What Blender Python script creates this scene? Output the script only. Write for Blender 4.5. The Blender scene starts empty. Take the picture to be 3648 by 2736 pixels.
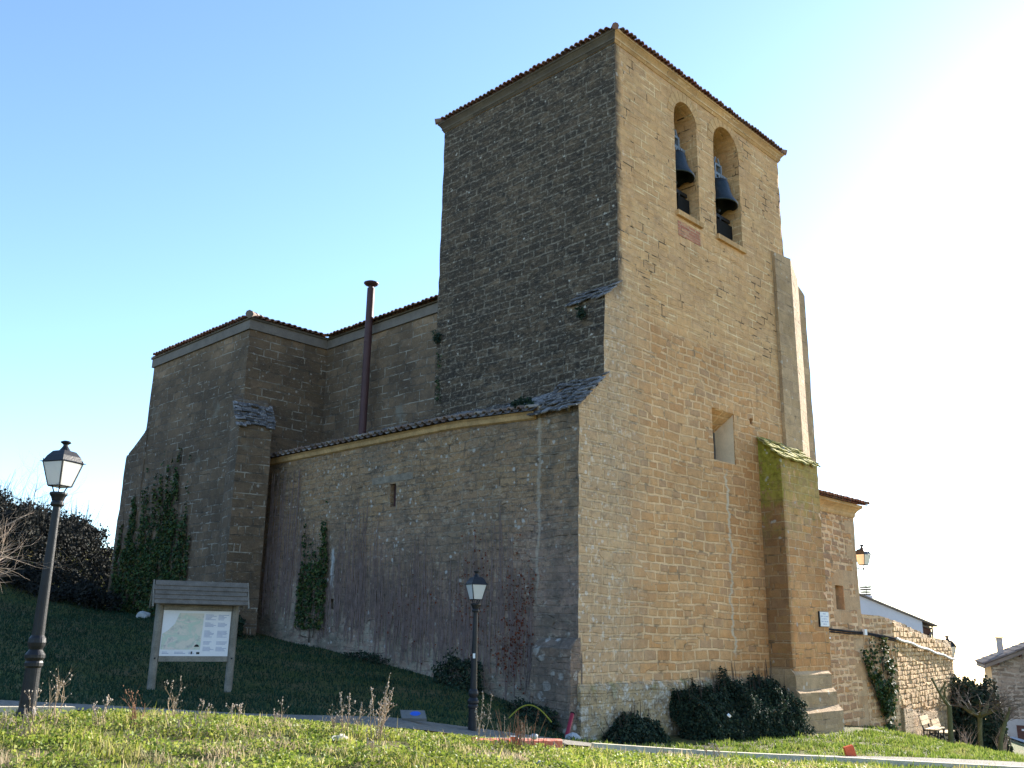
import bpy, bmesh, math, random
import numpy as np
from mathutils import Vector, Matrix, noise as mnoise

random.seed(7); RNG = np.random.default_rng(7)
SC = bpy.context.scene; COL = SC.collection
rad = math.radians

# ------------------------------------------------------------------ camera
cam_d = bpy.data.cameras.new('camera'); cam = bpy.data.objects.new('camera', cam_d); COL.objects.link(cam)
cam_d.sensor_width = 36.0; cam_d.lens = 32.197; cam_d.clip_end = 2000; cam_d.clip_start = .05
CAMLOC = Vector((-16.475, -12.6, 0))
_f = 1978.34; _v1 = (-2106., -500.5); _v2 = (1994., -570.5)
_Y = Vector((_v1[0], _v1[1], -_f)).normalized(); _X = Vector((_v2[0], _v2[1], -_f)).normalized()
_Y = (_Y - _X*_X.dot(_Y)).normalized(); _Z = _X.cross(_Y)
cam.matrix_world = Matrix.Translation(CAMLOC) @ Matrix((_X, _Y, _Z)).to_4x4()
SC.camera = cam

# ------------------------------------------------------------------ light
SUN_EL, SUN_AZ = 21.0, 3.0          # azimuth measured from +X towards +Y
W = bpy.data.worlds.new('World'); SC.world = W; W.use_nodes = True
wt = W.node_tree; bg = wt.nodes['Background']
sky = wt.nodes.new('ShaderNodeTexSky'); sky.sky_type = 'NISHITA'; sky.sun_disc = False
sky.sun_elevation = rad(SUN_EL); sky.sun_rotation = rad(90-SUN_AZ)
sky.altitude = 500; sky.air_density = 1.0; sky.dust_density = .35; sky.ozone_density = 3.2
wt.links.new(sky.outputs[0], bg.inputs[0]); bg.inputs[1].default_value = .105
sun_d = bpy.data.lights.new('sun', 'SUN'); sun = bpy.data.objects.new('sun', sun_d); COL.objects.link(sun)
sun_d.energy = 5.0; sun_d.angle = rad(.5); sun_d.color = (1, .93, .82)
_s = Vector((math.cos(rad(SUN_EL))*math.cos(rad(SUN_AZ)), math.cos(rad(SUN_EL))*math.sin(rad(SUN_AZ)), math.sin(rad(SUN_EL))))
sun.rotation_euler = _s.to_track_quat('Z', 'Y').to_euler(); sun.location = (40, 2, 30)
SC.view_settings.view_transform = 'Standard'; SC.view_settings.look = 'None'
SC.view_settings.exposure = 1.88; SC.view_settings.gamma = 1

# ------------------------------------------------------------------ node helpers
def lin(r, g, b):
    f = lambda c: c/12.92 if c <= .04045 else ((c+.055)/1.055)**2.4
    return (f(r/255), f(g/255), f(b/255), 1)
class T:
    def __init__(s, name):
        s.m = bpy.data.materials.new(name); s.m.use_nodes = True; s.t = s.m.node_tree
        s.b = s.t.nodes['Principled BSDF']; s.b.inputs['Roughness'].default_value = .9
        s.b.inputs['Specular IOR Level'].default_value = .25
        g = s.n('ShaderNodeNewGeometry'); s.pos = g.outputs['Position']; s.rnd = g.outputs['Random Per Island']
        x = s.n('ShaderNodeSeparateXYZ', {0: s.pos}); s.X, s.Y, s.Z = x.outputs
    def n(s, typ, ins=None, **pr):
        n = s.t.nodes.new(typ)
        for k, v in pr.items(): setattr(n, k, v)
        for k, v in (ins or {}).items():
            if isinstance(v, bpy.types.NodeSocket): s.t.links.new(v, n.inputs[k])
            else: n.inputs[k].default_value = v
        return n
    def ma(s, op, a, b=0.0, c=None, clamp=False):
        i = {0: a, 1: b}
        if c is not None: i[2] = c
        return s.n('ShaderNodeMath', i, operation=op, use_clamp=clamp).outputs[0]
    def mix(s, f, a, b, blend='MIX'):
        return s.n('ShaderNodeMix', {0: f, 6: a, 7: b}, data_type='RGBA', blend_type=blend, clamp_factor=True).outputs[2]
    def ramp(s, f, stops, interp='LINEAR'):
        r = s.n('ShaderNodeValToRGB', {0: f}); cr = r.color_ramp; cr.interpolation = interp
        while len(cr.elements) < len(stops): cr.elements.new(.5)
        for e, (p, c) in zip(cr.elements, stops):
            e.position = p; e.color = c if hasattr(c, '__len__') else (c, c, c, 1)
        return r.outputs[0]
    def noise(s, scale, detail=3, rough=.55, vec=None, out=0, dist=0):
        return s.n('ShaderNodeTexNoise', {'Vector': vec or s.pos, 'Scale': scale, 'Detail': detail, 'Roughness': rough, 'Distortion': dist}).outputs[out]
    def vscale(s, v, sx, sy, sz):
        return s.n('ShaderNodeVectorMath', {0: v, 1: (sx, sy, sz)}, operation='MULTIPLY').outputs[0]
    def vadd(s, a, b): return s.n('ShaderNodeVectorMath', {0: a, 1: b}, operation='ADD').outputs[0]
    def step(s, v, lo, hi):
        return s.n('ShaderNodeMapRange', {0: v, 1: lo, 2: hi, 3: 0., 4: 1.}, clamp=True).outputs[0]
    def bump(s, h, d, strength=1.0, prev=None):
        i = {'Height': h, 'Distance': d, 'Strength': strength}
        if prev: i['Normal'] = prev
        return s.n('ShaderNodeBump', i).outputs[0]
    def done(s, col, rough=None, nrm=None, metal=None):
        if isinstance(col, tuple): s.b.inputs['Base Color'].default_value = col
        else: s.t.links.new(col, s.b.inputs['Base Color'])
        if rough is not None: s.b.inputs['Roughness'].default_value = rough
        if metal is not None: s.b.inputs['Metallic'].default_value = metal
        if nrm: s.t.links.new(nrm, s.b.inputs['Normal'])
        return s.m

def spots(t, scale, rlo, rhi, vec=None, dens=.5):
    """irregular round lichen spots, 0..1"""
    v = vec or t.pos
    w = t.vadd(v, t.vscale(t.n('ShaderNodeTexNoise', {'Vector': v, 'Scale': scale*2.2, 'Detail': 3}).outputs[1], .25/scale*2, .25/scale*2, .25/scale*2))
    vo = t.n('ShaderNodeTexVoronoi', {'Vector': w, 'Scale': scale})
    r = t.n('ShaderNodeSeparateXYZ', {0: vo.outputs['Color']})
    big = t.step(r.outputs[0], 1-dens, 1.0)
    radius = t.ma('MULTIPLY', big, rhi)
    d = t.ma('SUBTRACT', radius, vo.outputs['Distance'])
    return t.step(d, 0.0, rlo)

def courses(t, bw, bh, msize, warp, smooth=.3, seed=0., vary=.35):
    """returns (per stone random 0..1, mortar 0..1) in metres along the wall uv; two interleaved course patterns so that it does not repeat"""
    uv = t.n('ShaderNodeUVMap', uv_map='wall').outputs[0]
    uv = t.vadd(uv, (seed*3.7, seed*1.3, 0))
    n1 = t.n('ShaderNodeTexNoise', {'Vector': uv, 'Scale': .55, 'Detail': 2}).outputs[1]
    n2 = t.n('ShaderNodeTexNoise', {'Vector': uv, 'Scale': 5.5, 'Detail': 3, 'Roughness': .6}).outputs[1]
    o1 = t.vscale(t.vadd(n1, (-.5, -.5, -.5)), warp*6, warp*6, 0)
    o2 = t.vscale(t.vadd(n2, (-.5, -.5, -.5)), warp*1.6, warp*1.3, 0)
    p = t.vadd(t.vadd(uv, o1), o2)
    msz = t.ma('MULTIPLY', t.ma('ADD', .35, t.ma('MULTIPLY', t.n('ShaderNodeTexNoise', {'Vector': uv, 'Scale': 2.3, 'Detail': 3}).outputs[0], 1.5)), msize)
    def br(w, h, off, sh):
        q = t.vadd(p, sh)
        b = t.n('ShaderNodeTexBrick', {'Vector': q, 'Color1': (0, 0, 0, 1), 'Color2': (1, 1, 1, 1), 'Mortar': (.5, .5, .5, 1), 'Scale': 1., 'Mortar Size': msz, 'Mortar Smooth': smooth, 'Bias': 0., 'Brick Width': w, 'Row Height': h}, offset=off, offset_frequency=2, squash=1.35, squash_frequency=3)
        return b.outputs[0], b.outputs[1]
    a, am = br(bw, bh, .45, (0, 0, 0)); c, cm = br(bw*1.45, bh*1.3, .37, (.13, .07, 0))
    sel = t.step(t.n('ShaderNodeTexNoise', {'Vector': t.vscale(uv, .35, 1.1, 1), 'Scale': 1.0, 'Detail': 2}).outputs[0], .52, .53)
    rnd = t.mix(sel, a, c); mo = t.mix(sel, am, cm)
    return rnd, mo

def masonry(name, tones, mortar, bw, bh, msize, warp, mvis=.9, relief=.03, dirt=.35, seed=0., over=None, fine=.5):
    t = T(name)
    rnd, mo = courses(t, bw, bh, msize, warp, seed=seed)
    k = len(tones)
    col = t.ramp(rnd, [((i+.5)/k, c) for i, c in enumerate(tones)])
    n_big = t.noise(.45, 4, .6); n_mid = t.noise(4.5, 4, .65); n_fine = t.noise(38, 3, .7)
    col = t.mix(1.0, col, t.ramp(n_mid, [(.25, 1-fine*.45), (.75, 1+fine*.35)]), 'MULTIPLY')
    col = t.mix(1.0, col, t.ramp(n_fine, [(.25, 1-fine*.5), (.75, 1+fine*.4)]), 'MULTIPLY')
    mfac = t.ma('MULTIPLY', mo, t.ma('MULTIPLY', t.step(t.noise(1.7, 4, .65), .30, .62), mvis))
    mcol = t.mix(1.0, mortar, t.ramp(n_fine, [(.3, .75), (.7, 1.15)]), 'MULTIPLY')
    gap = t.ma('MULTIPLY', t.step(mo, .75, 1.), t.step(t.noise(2.6, 3), .56, .66))     # open dark joints here and there
    col = t.mix(mfac, col, mcol)
    col = t.mix(t.ma('MULTIPLY', gap, .6), col, (.03, .024, .018, 1))
    col = t.mix(1.0, col, t.ramp(n_big, [(.3, 1-dirt), (.7, 1.08)]), 'MULTIPLY')
    h = t.ma('SUBTRACT', t.ma('ADD', t.ma('MULTIPLY', n_mid, .7), t.ma('MULTIPLY', n_fine, .25)), t.ma('MULTIPLY', mo, .55))
    h = t.ma('ADD', h, t.ma('MULTIPLY', rnd, .25))
    if over: col = over(t, col, mo, n_big, n_mid, n_fine)
    return t.done(col, .95, t.bump(h, relief))

def simple(name, col, rough=.8, var=.25, scale=6, metal=0, bump=0.004):
    t = T(name); tc = t.n('ShaderNodeTexCoord').outputs['Object']
    nn = t.noise(scale, 4, .65, tc); nf = t.noise(scale*9, 3, .6, tc)
    c = t.mix(1.0, col, t.ramp(nn, [(.25, 1-var), (.75, 1+var)]), 'MULTIPLY')
    c = t.mix(1.0, c, t.ramp(nf, [(.25, 1-var*.6), (.75, 1+var*.6)]), 'MULTIPLY')
    return t.done(c, rough, t.bump(t.ma('ADD', nn, nf), bump) if bump else None, metal)

def island(name, stops, rough=.7, trans=0., big=None):
    """leaf / blade / tile material: colour by island"""
    t = T(name)
    c = t.ramp(t.rnd, stops)
    if big:
        c = t.mix(t.step(t.noise(big[0], 3), big[1], big[2]), c, t.ramp(t.rnd, big[3]))
    c = t.mix(1.0, c, t.ramp(t.noise(1.1, 3), [(.3, .75), (.7, 1.2)]), 'MULTIPLY')
    t.done(c, rough)
    if trans:
        tr = t.n('ShaderNodeBsdfTranslucent', {0: c})
        mx = t.n('ShaderNodeMixShader', {0: trans, 1: t.b.outputs[0], 2: tr.outputs[0]})
        t.t.links.new(mx.outputs[0], t.t.nodes['Material Output'].inputs[0])
    return t.m

# ------------------------------------------------------------------ mesh helpers
class MB:
    def __init__(s): s.v = []; s.f = []
    def add(s, v, f):
        o = len(s.v); s.v += [tuple(p) for p in v]; s.f += [tuple(i+o for i in q) for q in f]; return s
    def box(s, x0, x1, y0, y1, z0, z1, M=None):
        v = [Vector(p) for p in ((x0,y0,z0),(x1,y0,z0),(x1,y1,z0),(x0,y1,z0),(x0,y0,z1),(x1,y0,z1),(x1,y1,z1),(x0,y1,z1))]
        if M: v = [M @ p for p in v]
        return s.add(v, [(3,2,1,0),(4,5,6,7),(0,1,5,4),(1,2,6,5),(2,3,7,6),(3,0,4,7)])
    def prism(s, poly, fn):
        """poly: list of 2d points, fn(p, k) -> 3d for k = 0, 1"""
        n = len(poly); v = [fn(p, 0) for p in poly] + [fn(p, 1) for p in poly]
        return s.add(v, [tuple(range(n))[::-1], tuple(range(n, 2*n))] + [(i, (i+1) % n, n+(i+1) % n, n+i) for i in range(n)])
    def tube(s, pts, r, seg=7, cap=True):
        pts = [Vector(p) for p in pts]; n = len(pts)
        if not hasattr(r, '__len__'): r = [r]*n
        rings = []; up = None
        for i, p in enumerate(pts):
            d = (pts[min(i+1, n-1)]-pts[max(i-1, 0)]).normalized()
            if up is None or abs(up.dot(d)) > .95: up = Vector((0,0,1)) if abs(d.z) < .9 else Vector((1,0,0))
            a = d.cross(up).normalized(); b = a.cross(d); up = b
            rings.append([p+(a*math.cos(2*math.pi*k/seg)+b*math.sin(2*math.pi*k/seg))*r[i] for k in range(seg)])
        v = [p for q in rings for p in q]
        f = [(i*seg+k, i*seg+(k+1) % seg, (i+1)*seg+(k+1) % seg, (i+1)*seg+k) for i in range(n-1) for k in range(seg)]
        if cap: f += [tuple(range(seg))[::-1], tuple(range((n-1)*seg, n*seg))]
        return s.add(v, f)
    def lathe(s, prof, c=(0,0,0), seg=20, sq=False, rot=0.):
        v = []; n = len(prof)
        for r, z in prof:
            for k in range(seg):
                a = 2*math.pi*k/seg+rot; v.append((c[0]+r*math.cos(a), c[1]+r*math.sin(a), c[2]+z))
        f = [(i*seg+k, i*seg+(k+1) % seg, (i+1)*seg+(k+1) % seg, (i+1)*seg+k) for i in range(n-1) for k in range(seg)]
        f += [tuple(range(seg))[::-1], tuple(range((n-1)*seg, n*seg))]
        return s.add(v, f)
    def quads(s, V):
        """V: array (n,4,3)"""
        o = len(s.v); V = np.asarray(V); n = len(V)
        s.v += [tuple(p) for p in V.reshape(-1, 3)]
        s.f += [(o+4*i, o+4*i+1, o+4*i+2, o+4*i+3) for i in range(n)]; return s

def empty(name, loc, rz=0., label=None, cat=None, group=None):
    o = bpy.data.objects.new(name, None); o.empty_display_size = .3; COL.objects.link(o)
    o.location = loc; o.rotation_euler = (0, 0, rz)
    tag(o, label, cat, group); return o
def tag(o, label=None, cat=None, group=None, kind=None):
    if label: o['label'] = label
    if cat: o['category'] = cat
    if group: o['group'] = group
    if kind: o['kind'] = kind
    return o
def rootof(o):
    while o.parent: o = o.parent
    return o
def set_uv(me):
    uv = me.uv_layers.new(name='wall') if 'wall' not in me.uv_layers else me.uv_layers['wall']
    for p in me.polygons:
        n = p.normal
        if abs(n.z) > .75: fn = lambda c: (c.x, c.y)
        else:
            h = Vector((-n.y, n.x, 0)).normalized()
            # snap to the main axes so that neighbours share courses
            fn = lambda c, h=h: (c.dot(h), c.z)
        for li in p.loop_indices:
            c = me.vertices[me.loops[li].vertex_index].co; uv.data[li].uv = fn(c)
def build(name, mb, mat, parent=None, smooth=False, local=False, uv=False, top=None, matfn=None, fixn=False):
    """mb in world coordinates (or local ones of the root if local=True) -> one linked mesh object"""
    me = bpy.data.meshes.new(name); me.from_pydata(mb.v, [], mb.f); me.update()
    if fixn:
        bm = bmesh.new(); bm.from_mesh(me); bmesh.ops.recalc_face_normals(bm, faces=bm.faces); bm.to_mesh(me); bm.free()
    return finish(name, me, mat, parent, smooth, local, uv, matfn)
def finish(name, me, mat, parent, smooth=False, local=False, uv=False, matfn=None):
    for m in (mat if isinstance(mat, (list, tuple)) else [mat]): me.materials.append(m)
    if uv: set_uv(me)
    if matfn:
        for p in me.polygons: p.material_index = matfn(p.normal, p.center)
    if smooth: me.polygons.foreach_set('use_smooth', [True]*len(me.polygons))
    o = bpy.data.objects.new(name, me); COL.objects.link(o)
    if parent:
        o.parent = parent
        if not local: me.transform(Matrix.Translation(-rootof(parent).location))
    elif not local and len(me.vertices):
        co = np.empty(len(me.vertices)*3); me.vertices.foreach_get('co', co); co = co.reshape(-1, 3)
        b = Vector(((co[:,0].min()+co[:,0].max())/2, (co[:,1].min()+co[:,1].max())/2, co[:,2].min()))
        me.transform(Matrix.Translation(-b)); o.location = b
    me.update(); return o
def wall(name, mb, mats, parent, cuts=(), grid=.4, amp=.006, matfn=None, edge=0.):
    """masonry solid: cut openings, cut into a grid, roughen, uv in metres"""
    me = bpy.data.meshes.new(name); me.from_pydata(mb.v, [], mb.f); me.update()
    o = bpy.data.objects.new(name+'_tmp', me); COL.objects.link(o); tmp = [o]
    for c in cuts:
        cm = bpy.data.meshes.new('cut'); cm.from_pydata(c.v, [], c.f)
        bm = bmesh.new(); bm.from_mesh(cm); bmesh.ops.recalc_face_normals(bm, faces=bm.faces); bm.to_mesh(cm); bm.free()
        co = bpy.data.objects.new('cut', cm); COL.objects.link(co); tmp.append(co)
        md = o.modifiers.new('b', 'BOOLEAN'); md.operation = 'DIFFERENCE'; md.solver = 'EXACT'; md.object = co
    bm = bmesh.new(); bm.from_mesh(me); bmesh.ops.recalc_face_normals(bm, faces=bm.faces); bm.to_mesh(me); bm.free()
    bpy.context.view_layer.update()
    ev = o.evaluated_get(bpy.context.evaluated_depsgraph_get())
    me2 = bpy.data.meshes.new_from_object(ev)
    for q in tmp: bpy.data.objects.remove(q)
    bm = bmesh.new(); bm.from_mesh(me2)
    if grid:
        for ax in range(3):
            lo = min(v.co[ax] for v in bm.verts); hi = max(v.co[ax] for v in bm.verts)
            x = math.floor(lo/grid)*grid+.137*grid
            while x < hi:
                nv = [0, 0, 0]; nv[ax] = 1; pc = [0, 0, 0]; pc[ax] = x
                if x > lo: bmesh.ops.bisect_plane(bm, geom=bm.verts[:]+bm.edges[:]+bm.faces[:], plane_co=pc, plane_no=nv, dist=1e-4)
                x += grid
    bmesh.ops.recalc_face_normals(bm, faces=bm.faces); bm.normal_update()
    if amp:
        for v in bm.verts:
            d = mnoise.noise_vector(v.co*.9)*amp
            # arrises are worn: shake only the vertices on sharp edges more
            if edge and any(e.is_manifold and e.calc_face_angle(0) > .5 for e in v.link_edges):
                d += mnoise.noise_vector(v.co*7.3+Vector((9, 2, 5)))*edge
            v.co += d
    bmesh.ops.triangulate(bm, faces=[f for f in bm.faces if len(f.verts) > 4])
    bm.to_mesh(me2); bm.free(); me2.update()
    me2.materials.clear()
    return finish(name, me2, mats, parent, uv=True, matfn=matfn)

# ------------------------------------------------------------------ terrain
CP = [(-16.5,-12.6,-1.55),(-10.7,-7,-1.2),(-13.5,-4.1,-1.05),(-5.2,-8.75,-1.5),(-12.9,-2.4,-.94),(-11.7,-2.3,-.97),(-10.9,-3.6,-1.0),(-10.05,-4.5,-1.1),(-8.9,-5.0,-1.24),(-7.0,-5.3,-1.45),(-4.4,-5.1,-1.72),
 (-12.2,-.55,-1.0),(-8.97,-.8,-1.31),(-5.67,-1.07,-1.68),(-3.25,-2.58,-1.9),(-.07,-4.12,-2.12),(5.6,-6.06,-2.55),(12,-8,-3.2),(-16,-.3,-.75),(-20,0,-.4),
 (-8.28,4.66,-1.16),(-6.98,4.24,-1.2),(-6.3,-.5,-1.45),(-5.3,-.7,-1.63),(-6,9,-.6),(-8,12,-.2),
 (-1.55,0,-2.08),(-1.7,.9,-1.65),(-1.7,2,-1.4),(-1.7,3.4,-1.2),(-1.7,5.1,-.95),(-1.7,6.9,-.74),(-1.7,9,-.5),(-1.7,10.8,-.36),(-2.5,12,-.1),(-2.8,15,.2),(-2.8,18,.35),(-2.8,20.5,.5),
 (.5,-.4,-2.2),(3,-.8,-2.25),(6,-1.1,-2.34),(8.2,-1.1,-2.42),(11.3,.2,-2.5),(13.2,.1,-2.72),(15.3,.1,-3.18),(19.5,1,-3.75),(16.6,-.8,-3.5),(20,-1.2,-3.9),(25,1,-4.5),(23,-5,-4.75),(17,-5,-3.85),(4,-3,-2.35),(8,-3.5,-2.6),
 (46,7.5,-5.95),(46,5,-6.05),(40,0,-5.9),(35,-6,-5.9),(52,8,-6.6),(60,-10,-8),(36,10,-3.5),(39,7.5,-4.2),(30,12,-2.8),(80,10,-13),(80,60,-8),(120,0,-22),(110,-60,-22),(60,-60,-14),(20,-40,-6),(-20,-40,-3),(-60,-30,-1),
 (-5.8,16.4,.25),(-9,18,1.0),(-5.2,24.4,3.3),(-3.2,22.8,2.4),(-2.2,22,1.6),(-8,25,4.2),(-12,26,4.8),(-16,20,2.6),(-14,10,.4),(-20,30,7),(-5,35,5),(-10,60,9),(-40,30,7),(-40,5,1),(-60,60,14),(10,30,2),(30,60,0),(10,90,6),(-60,110,18)]
CP = np.array(CP, float)
def _phi(r): return r
_D = np.hypot(CP[:,None,0]-CP[None,:,0], CP[:,None,1]-CP[None,:,1])
_A = np.zeros((len(CP)+3,)*2); _A[:-3,:-3] = _phi(_D)-np.eye(len(CP))*.05; _P = np.c_[np.ones(len(CP)), CP[:,:2]]
_A[:-3,-3:] = _P; _A[-3:,:-3] = _P.T
_w = np.linalg.solve(_A, np.r_[CP[:,2], 0, 0, 0])
def H(x, y):
    x = np.asarray(x, float); y = np.asarray(y, float); sh = x.shape; x = x.ravel(); y = y.ravel()
    r = np.hypot(x[:,None]-CP[None,:,0], y[:,None]-CP[None,:,1])
    z = _phi(r) @ _w[:-3] + _w[-3] + _w[-2]*x + _w[-1]*y
    return z.reshape(sh)
def Hs(x, y): return float(H(np.array([x]), np.array([y]))[0])

t = T('ground_soil')
g1 = t.noise(.8, 4, .6); g2 = t.noise(9, 4, .65); g3 = t.noise(60, 3, .7)
c = t.mix(t.step(g1, .4, .62), lin(86, 92, 40), lin(112, 98, 62))
c = t.mix(t.step(g2, .5, .65), c, lin(60, 78, 30))
c = t.mix(1.0, c, t.ramp(g3, [(.25, .55), (.75, 1.25)]), 'MULTIPLY')
M_ground = t.done(c, .95, t.bump(t.ma('ADD', g2, t.ma('MULTIPLY', g3, .4)), .05))
xs = np.unique(np.r_[-130:-40:10, -40:-20:2, np.arange(-20, 10, .25), np.arange(10, 30, .6), 30:60:2, 60:131:10].round(4))
ys = np.unique(np.r_[-90:-30:10, -30:-14:2, np.arange(-14, 3, .25), np.arange(3, 26, .6), 26:60:2, 60:121:10].round(4))
gx, gy = np.meshgrid(xs, ys, indexing='ij'); gz = H(gx, gy)
near = np.clip(1-np.hypot(gx+6, gy+3)/22, 0, 1)
bump = np.array([mnoise.noise((a*1.4, b*1.4, 0))*.035+mnoise.noise((a*4, b*4, 3))*.015 for a, b in zip(gx.ravel(), gy.ravel())]).reshape(gx.shape)
gz = gz+bump*near
nx, ny = gx.shape
gv = np.stack([gx, gy, gz], -1).reshape(-1, 3)
gf = [(i*ny+j, (i+1)*ny+j, (i+1)*ny+j+1, i*ny+j+1) for i in range(nx-1) for j in range(ny-1)]
mb = MB(); mb.v = [tuple(p) for p in gv]; mb.f = gf
tag(build('ground', mb, M_ground, smooth=True), 'uneven grassy ground falling away towards the street', 'ground', kind='structure')

def ribbon(name, pts, hw, mat, lift, thick=.0, step=.4, kind='structure', label=None, cat=None):
    """a strip draped over the ground"""
    P = np.array(pts, float); seg = []
    d = np.r_[0, np.cumsum(np.hypot(*(P[1:]-P[:-1]).T))]
    # Catmull-like smoothing by dense linear sampling and averaging
    s = np.arange(0, d[-1], step); X = np.interp(s, d, P[:,0]); Y = np.interp(s, d, P[:,1])
    k = np.ones(7)/7
    Xs = np.convolve(np.pad(X, 3, 'edge'), k, 'valid'); Ys = np.convolve(np.pad(Y, 3, 'edge'), k, 'valid')
    tx = np.gradient(Xs); ty = np.gradient(Ys); l = np.hypot(tx, ty); nxx, nyy = -ty/l, tx/l
    m = MB(); cols = np.linspace(-hw, hw, max(2, int(hw*2/.3)+1)) if thick == 0 else np.array([-hw, hw])
    V = []
    for a, b, u, v in zip(Xs, Ys, nxx, nyy):
        px = a+u*cols; py = b+v*cols; pz = H(px, py)
        V.append([(x, y, z+lift) for x, y, z in zip(px, py, pz)])
    n, c = len(V), len(cols)
    if thick == 0:
        m.add([p for r in V for p in r], [(i*c+j, i*c+j+1, (i+1)*c+j+1, (i+1)*c+j) for i in range(n-1) for j in range(c-1)])
    else:
        vv = []
        for (a, b) in V:
            z = max(a[2], b[2]); vv += [(a[0], a[1], z-.25), (b[0], b[1], z-.25), (b[0], b[1], z), (a[0], a[1], z)]
        ff = [(i*4+k, i*4+(k+1) % 4, (i+1)*4+(k+1) % 4, (i+1)*4+k) for i in range(n-1) for k in range(4)]
        m.add(vv, ff+[(0, 1, 2, 3), ((n-1)*4+3, (n-1)*4+2, (n-1)*4+1, (n-1)*4)])
    return tag(build(name, m, mat, fixn=True), label, cat, kind=kind)

M_path = simple('path_gravel', lin(128, 122, 112), .95, .3, 7, bump=.02)
M_kerb = simple('kerb_stone', lin(196, 184, 160), .9, .25, 5, bump=.01)
M_road = simple('street_concrete', lin(150, 150, 150), .95, .18, 2, bump=.01)
PATH = [(-20,.1),(-16,-.1),(-12.3,-.4),(-9,-.45),(-5.7,-.75),(-3.25,-2.3),(-.07,-4.05),(5.6,-6.0),(12,-7.6),(20,-9)]
ribbon('path', PATH, .75, M_path, .05, label='pale gravel path passing before the church', cat='path')
ribbon('kerb', [(-4.9,-2.75),(-3.6,-3.25),(-.4,-4.85),(5.3,-6.85),(11.8,-8.4),(20,-9.8)], .06, M_kerb, .11, thick=1, label='pale stone kerb along the near edge of the path', cat='kerb')
ribbon('kerb', [(-19,-1.3),(-16,-1.4),(-12.4,-1.7),(-11.6,-1.75)], .06, M_kerb, .1, thick=1, label='short pale kerb at the foot of the near street lamp', cat='kerb')
ribbon('road', [(24,-12),(33,-4),(42,4.0),(50,9.5),(60,14)], 3.6, M_road, .06, step=1., label='grey concrete street below the lawn', cat='street')

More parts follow.
